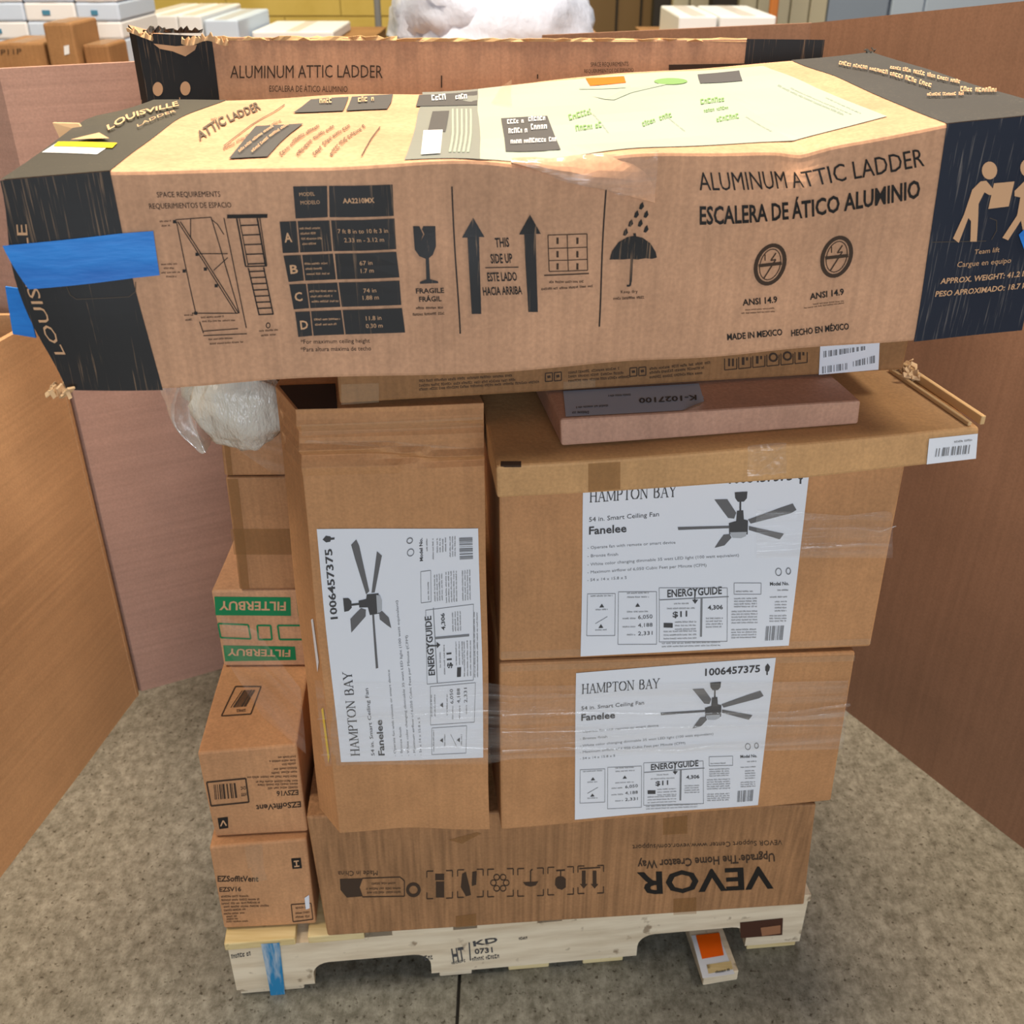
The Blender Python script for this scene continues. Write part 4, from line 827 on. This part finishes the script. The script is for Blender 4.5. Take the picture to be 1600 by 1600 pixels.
t1 = box_px('narrow_carton', 'narrow taped carton standing on the filter carton, lower of two', (373, 921), (474, 919), .636, (352, 746), (452, 745), .838, .26, 'card_tall', seed=91., amp=.0025, group='narrow cartons at back left', nu=10, nv=8, nd=8)
Print(t1.front, .001).quad((360, 826), (460, 826), (463, 866), (366, 866), 4, 2).cut().quad((355, 748), (372, 748), (390, 920), (376, 920), 2, 6).build('packing_tape', 'tape_brown', t1.root)
t2 = box_px('narrow_carton', 'short narrow carton under the plastic bag, upper of two', (351, 743), (452, 742), .8405, (342, 662), (436, 660), .93, .26, 'card_tall', seed=95., amp=.0025, group='narrow cartons at back left', nu=10, nv=8, nd=8)
Print(t2.front, .001).quad((346, 662), (356, 662), (364, 742), (356, 742), 2, 3).build('packing_tape', 'tape_brown', t2.root)

# ================================================================== PLASTIC BAG under the ladder carton
bag = root('plastic_bag', 'crinkled translucent white plastic bag squeezed under the ladder carton', 'plastic bag', V(((t2.root.location.x), t2.root.location.y, .93)))
def blob(name, c, rx, ry, rz, mat, parent, amp, fr, seed=0., nu=40, nv=26, zfloor=None, zceil=None):
    Vv, Ff = [], []
    for j in range(nv + 1):
        t = math.pi * j / nv
        for i in range(nu):
            a = 2 * math.pi * i / nu; n_ = V((math.sin(t) * math.cos(a), math.sin(t) * math.sin(a), math.cos(t)))
            k = 1 + amp * noise.noise(n_ * fr + V((seed, 0, 0))) + amp * .5 * noise.noise(n_ * fr * 2.7 + V((0, seed, 0)))
            p = V(c) + V((n_.x * rx * k, n_.y * ry * k, n_.z * rz * k))
            if zfloor is not None: p.z = max(p.z, zfloor)
            if zceil is not None: p.z = min(p.z, zceil)
            Vv.append(p)
    for j in range(nv):
        for i in range(nu): Ff.append((j * nu + i, (j + 1) * nu + i, (j + 1) * nu + (i + 1) % nu, j * nu + (i + 1) % nu))
    v, f = clean(Vv, Ff); return mesh_obj(name, v, f, mat, parent, smooth=True)
bc = pline(395, 640, 1.36, 0.)
blob('bag_body', bc + V((-.02, .06, .045)), .085, .13, .115, 'bag_white', bag, .18, 2.2, 3., zfloor=.9335, zceil=1.14)
blob('bag_fold', pline(376, 636, 1.283, 0.), .066, .036, .060, 'bag_white', bag, .16, 2.0, 5., zceil=1.13)
Vv = []; pts_o = [(247, 600), (243, 628), (258, 655), (285, 682), (322, 703)]; pts_i = [(330, 600), (322, 622), (316, 650), (320, 675), (326, 700)]
for k in range(5):
    for j in range(6):
        x = pts_o[k][0] + (pts_i[k][0] - pts_o[k][0]) * j / 5; y = pts_o[k][1] + (pts_i[k][1] - pts_o[k][1]) * j / 5
        p = pline(x, y, 1.31, 0.); Vv.append(p + V((0, .03 * math.sin(j * 2.1 + k), 0)))
mesh_obj('bag_tail', Vv, [(k * 6 + j, k * 6 + j + 1, k * 6 + j + 7, k * 6 + j + 6) for k in range(4) for j in range(5)], 'bag_film', bag, smooth=True, label='clear loose tail of the bag').modifiers.new('sub', 'SUBSURF').render_levels = 2

# ================================================================== STRETCH WRAP
wrap = root('stretch_wrap', 'clear stretch film wound around the stacked cartons', 'plastic wrap', (p0 + p1) / 2 + pn * .3)
def band(paths, name='wrap_band', label=None):       # list of (top, bottom) 3D pairs
    Vv, Ff = [], []; n = 9
    for a, b in paths:
        for j in range(n + 1): p = a.lerp(b, j / n); Vv.append(p + V((0, .0022 * noise.noise(V((p.x * 3, p.y * 3, p.z * 70))), 0)))
    for i in range(len(paths) - 1):
        for j in range(n): o = i * (n + 1) + j; Ff.append((o, o + n + 1, o + n + 2, o + 1))
    return mesh_obj(name, Vv, Ff, 'stretch_film', wrap, smooth=True, label=label)
def fpt(ct, px, py, off=.007): u, v = uv_of(ct.front, px, py); return surf(ct.front, u, v, off)
seq = []
lfb = fpt(tall, 505, 1085, .008)
seq.append((fpt(tall, 500, 1060, .008), fpt(tall, 516, 1195, .008)))
for x in (560, 640, 720, 760): seq.append((fpt(tall, x, 1062, .007), fpt(tall, x, 1190, .007)))
for x in (800, 900, 1000, 1100, 1200, 1290, 1322): seq.append((fpt(lo, x, 1068 - (x - 800) * .02, .007), fpt(lo, x - (8 if x > 1300 else 0), 1180 - (x - 800) * .03, .007)))
a, b = seq[-1]; seq.append((a + V((.012, .03, 0)), b + V((.012, .03, 0)))); seq.append((a + V((-.02, .5, 0)), b + V((-.02, .5, 0))))
band(seq, label='wide film band across the lower cartons')
seq = [(fpt(hi, x, 800 + 6 * math.sin(x), .006), fpt(hi, x, 868, .006)) for x in (1180, 1250, 1320, 1380, 1392)]
a, b = seq[-1]; seq.append((a + V((.012, .04, 0)), b + V((.012, .04, 0)))); seq.append((a + V((-.02, .5, 0)), b + V((-.02, .5, 0))))
band(seq)
def fq(px, py, ydep): return pline(px, py, ydep, 0.)
band([(fq(350, 668, 1.322), fq(352, 690, 1.322)), (fq(400, 668, 1.322), fq(420, 736, 1.322)), (fq(436, 662, 1.30), fq(455, 752, 1.30))], label='film corner over the narrow cartons')
band([(fq(346, 962, 1.31), fq(352, 1030, 1.30)), (fq(400, 985, 1.29), fq(410, 1120, 1.20)), (fq(470, 1075, 1.17), fq(478, 1178, 1.11))], label='film slanting from the filter carton')

film('glint_film', .05, .10, (.95, .95, .97, 1), (14, 14, 60))  # pale film for strips that stand in for highlight streaks
def glint_ridge(ct, pts, w_, off=.0105):  # raised pale strip painting a highlight along the wrap
    Vv = []
    for x, y in pts: Vv += [fpt(ct, x, y - w_, off - .0015), fpt(ct, x, y, off), fpt(ct, x, y + w_, off - .0015)]
    Ff = [(3 * i + j, 3 * i + 3 + j, 3 * i + 4 + j, 3 * i + 1 + j) for i in range(len(pts) - 1) for j in (0, 1)]
    mesh_obj('ridge_glint', Vv, Ff, 'glint_film', wrap, smooth=True)
glint_ridge(lo, [(784, 1112), (900, 1108), (1080, 1110), (1180, 1107), (1232, 1107), (1325, 1094)], 2.2)
glint_ridge(lo, [(1150, 1119), (1230, 1117), (1322, 1108)], 3.5)
glint_ridge(lo, [(784, 1168), (880, 1163), (1000, 1166), (1060, 1167), (1112, 1160), (1215, 1157), (1315, 1148)], 2.6)
glint_ridge(lo, [(784, 1138), (900, 1136), (1100, 1128), (1318, 1126)], 1.4)
glint_ridge(tall, [(512, 1176), (600, 1168), (700, 1160), (762, 1164)], 1.6)
glint_ridge(tall, [(506, 1120), (600, 1112), (762, 1104)], 1.2)
glint_ridge(hi, [(1262, 822), (1330, 820), (1372, 826), (1396, 818)], 1.6, .009)
glint_ridge(hi, [(1250, 852), (1300, 850), (1350, 846), (1390, 848)], 2.4, .009)
r = random.Random(12); tp2 = []
cr = mesh_obj('packing_tape', *(lambda G: (G, [(i * 6 + j, i * 6 + j + 6, i * 6 + j + 7, i * 6 + j + 1) for i in range(6) for j in range(5)]))([surf(flat.front, *uv_of(flat.front, 1166 + i * 10, 694 + j * 9.5 - i * .8), .003 + .004 * r.random()) for i in range(7) for j in range(6)]), 'stretch_film', flat.root, label='crinkled clear tape on the front lip')
for (x0, y0, x1, y1) in ((1172, 703, 1188, 701), (1176, 738, 1196, 722), (1190, 728, 1214, 706), (1200, 738, 1218, 720), (1208, 700, 1222, 690), (1184, 716, 1192, 711)):
    Print(flat.front, .0085).line(x0, y0, x1, y1, 1.8).build('tape_glint', 'glint_film', flat.root)  # pale strokes painted as glints on the crumpled tape
# ================================================================== BACKGROUND LOADS
def stack(label_base, p0_, p1_, pyb, y, depth, group_label, mat='card_back'):
    x0, x1 = xat(p0_, pyb, y), xat(p1_, pyb, y); z = zat(pyb, y)
    o = root('bulk_bin', label_base, 'cardboard bin', V(((x0 + x1) / 2, y + depth / 2, 0)))
    t = .02
    for a, b, c, d in ((x0, x1, y, y + t), (x0, x1, y + depth - t, y + depth), (x0, x0 + t, y + t, y + depth - t), (x1 - t, x1, y + t, y + depth - t)): block('bin_panel', a, b, c, d, 0, z, mat, o, bevel=.003)
    block('bin_lid', x0 - .004, x1 + .004, y - .004, y + depth + .004, z, z + .006, mat, o, bevel=.001)
    return z + .007
def bcarton(p0_, p1_, py0, z0, y, depth, mat, label, rz=0, tab=None, mark=None, zt=None, group=None):
    x0, x1 = xat(p0_, 40, y), xat(p1_, 40, y); z1 = zt or zat(py0, y)
    o = root('background_carton', label, 'box', V(((x0 + x1) / 2, y + depth / 2, z0)), group)
    block('carton_body', x0, x1, y, y + depth, z0, z1, mat, o, bevel=.008, rz=rz)
    block('tape_strip', (x0 + x1) / 2 - .03, (x0 + x1) / 2 + .03, y - .002, y + depth + .002, z1 + .0005, z1 + .002, 'tape_clear', o, bevel=0, rz=rz, piv=((x0 + x1) / 2, y + depth / 2, 0))
    if tab: block('small_label', *tab(x0, x1, y, z0, z1), 'teal_label', o, bevel=0)
    return o
zL = stack('cardboard bin under the white cartons at top left', -60, 196, 128, 3.9, 1.0, '')
lb = lambda x0, x1, y, z0, z1: (x0 + (x1 - x0) * .35, x0 + (x1 - x0) * .5, y - .004, y - .001, z0 + (z1 - z0) * .35, z0 + (z1 - z0) * .6)
lvl = zL; rowsz = (zat(96, 4.3), zat(66, 4.3), zat(36, 4.3), zat(4, 4.3), zat(-40, 4.3))
nm = ('lowest', 'second', 'third', 'top')
zb_ = zL
for i, (pa, pb_) in enumerate(((-40, 42), (43, 122), (123, 190))):
    zz = zb_
    for j, py in enumerate((62, 34, 4, -40)):
        zt = zat(py, 4.3); bcarton(pa, pb_, py, zz + .001, 4.3, .45, 'white_plain' if (i + j) % 2 else 'white_blue', f'white carton in the stack at top left, {("left", "middle", "right")[i]} column, {nm[j]} layer', tab=lb if (i < 2 or j == 2) else None, zt=zt, group='white cartons at top left'); zz = zt
o = bcarton(-20, 62, 67, zL, 3.95, .28, 'card_back', 'open brown carton with marker scrawl at the far left edge')
q = Print(lambda u, v: V((xat(-20, 67, 3.95) + u * (xat(62, 67, 3.95) - xat(-20, 67, 3.95)), 3.95, zL + v * (zat(67, 3.95) - zL))), .002)
q.text('P11P', 2, 86, 34, 84, 9); q.build('marker_scrawl', 'ink_brown', o)
o = bcarton(66, 112, 36, zL, 3.92, .25, 'card_back', 'upright brown carton with pale sticker before the white stack', rz=.0)
q = Print(lambda u, v: V((xat(66, 36, 3.92) + u * (xat(112, 36, 3.92) - xat(66, 36, 3.92)), 3.92, zL + v * (zat(36, 3.92) - zL))), .002); q.quad((100, 72), (108, 70), (109, 84), (101, 86)); q.build('small_label', 'white_plain', o)
bcarton(122, 163, 70, zL, 3.96, .2, 'card_mid', 'small dark brown carton low beside the upright brown one')
zM = stack('cardboard bin under the white cartons behind the ladder cartons', 200, 384, 75, 5.2, 1.1, '')
for i, (a, b) in enumerate(((210, 242), (243, 278), (279, 316))): bcarton(a, b, 24, zM, 5.25, .8, 'white_plain', f'white carton in the low row above the torn ladder carton, {("left", "middle", "right")[i]} one', group='white cartons above the torn ladder carton')
bcarton(319, 372, 31, zM, 5.25, .7, 'white_blue', 'white carton tinted for the blue-lit right side of the low white row')  # bluish light on the row's right side put into the colour
zN = stack('cardboard bin beneath the flat white parcel before the yellow wall', 402, 572, 70, 5.4, .9, '')
bcarton(392, 520, 49, zN, 5.45, .6, 'white_plain', 'flat white parcel before the yellow wall')
zP = stack('cardboard bin beneath the big plastic-wrapped mound', 600, 950, 82, 3.6, 1.0, '')
mr = root('wrapped_mound', 'big mound of goods in shiny white plastic wrap behind the ladder cartons', 'plastic wrap', V((xat(770, 60, 4.05), 4.05, zP)))
xm0, xm1 = xat(616, 60, 4.05), xat(930, 60, 4.05)
blob('wrap_body', V(((xm0 + xm1) / 2 - .02, 4.08, zP + .02)), (xm1 - xm0) / 2, .38, .27, 'wrap_white', mr, .10, 2.2, 8., zfloor=zP + .001)
blob('wrap_hump', V((xm0 + .25, 4.02, zP + .12)), .24, .3, .22, 'wrap_white', mr, .16, 2.2, 2., zfloor=zP + .001)
zQ = stack('cardboard bin beneath the wrapped white cartons at upper right', 1030, 1225, 75, 4.6, .9, '')
for i, (a, b) in enumerate(((1060, 1122), (1124, 1212))): bcarton(a, b - 2 + 2 * i, 25, zQ, 4.65, .6, 'white_plain', f'wrapped white carton at upper right, {("left", "right")[i]} of the pair', group='white cartons at upper right')
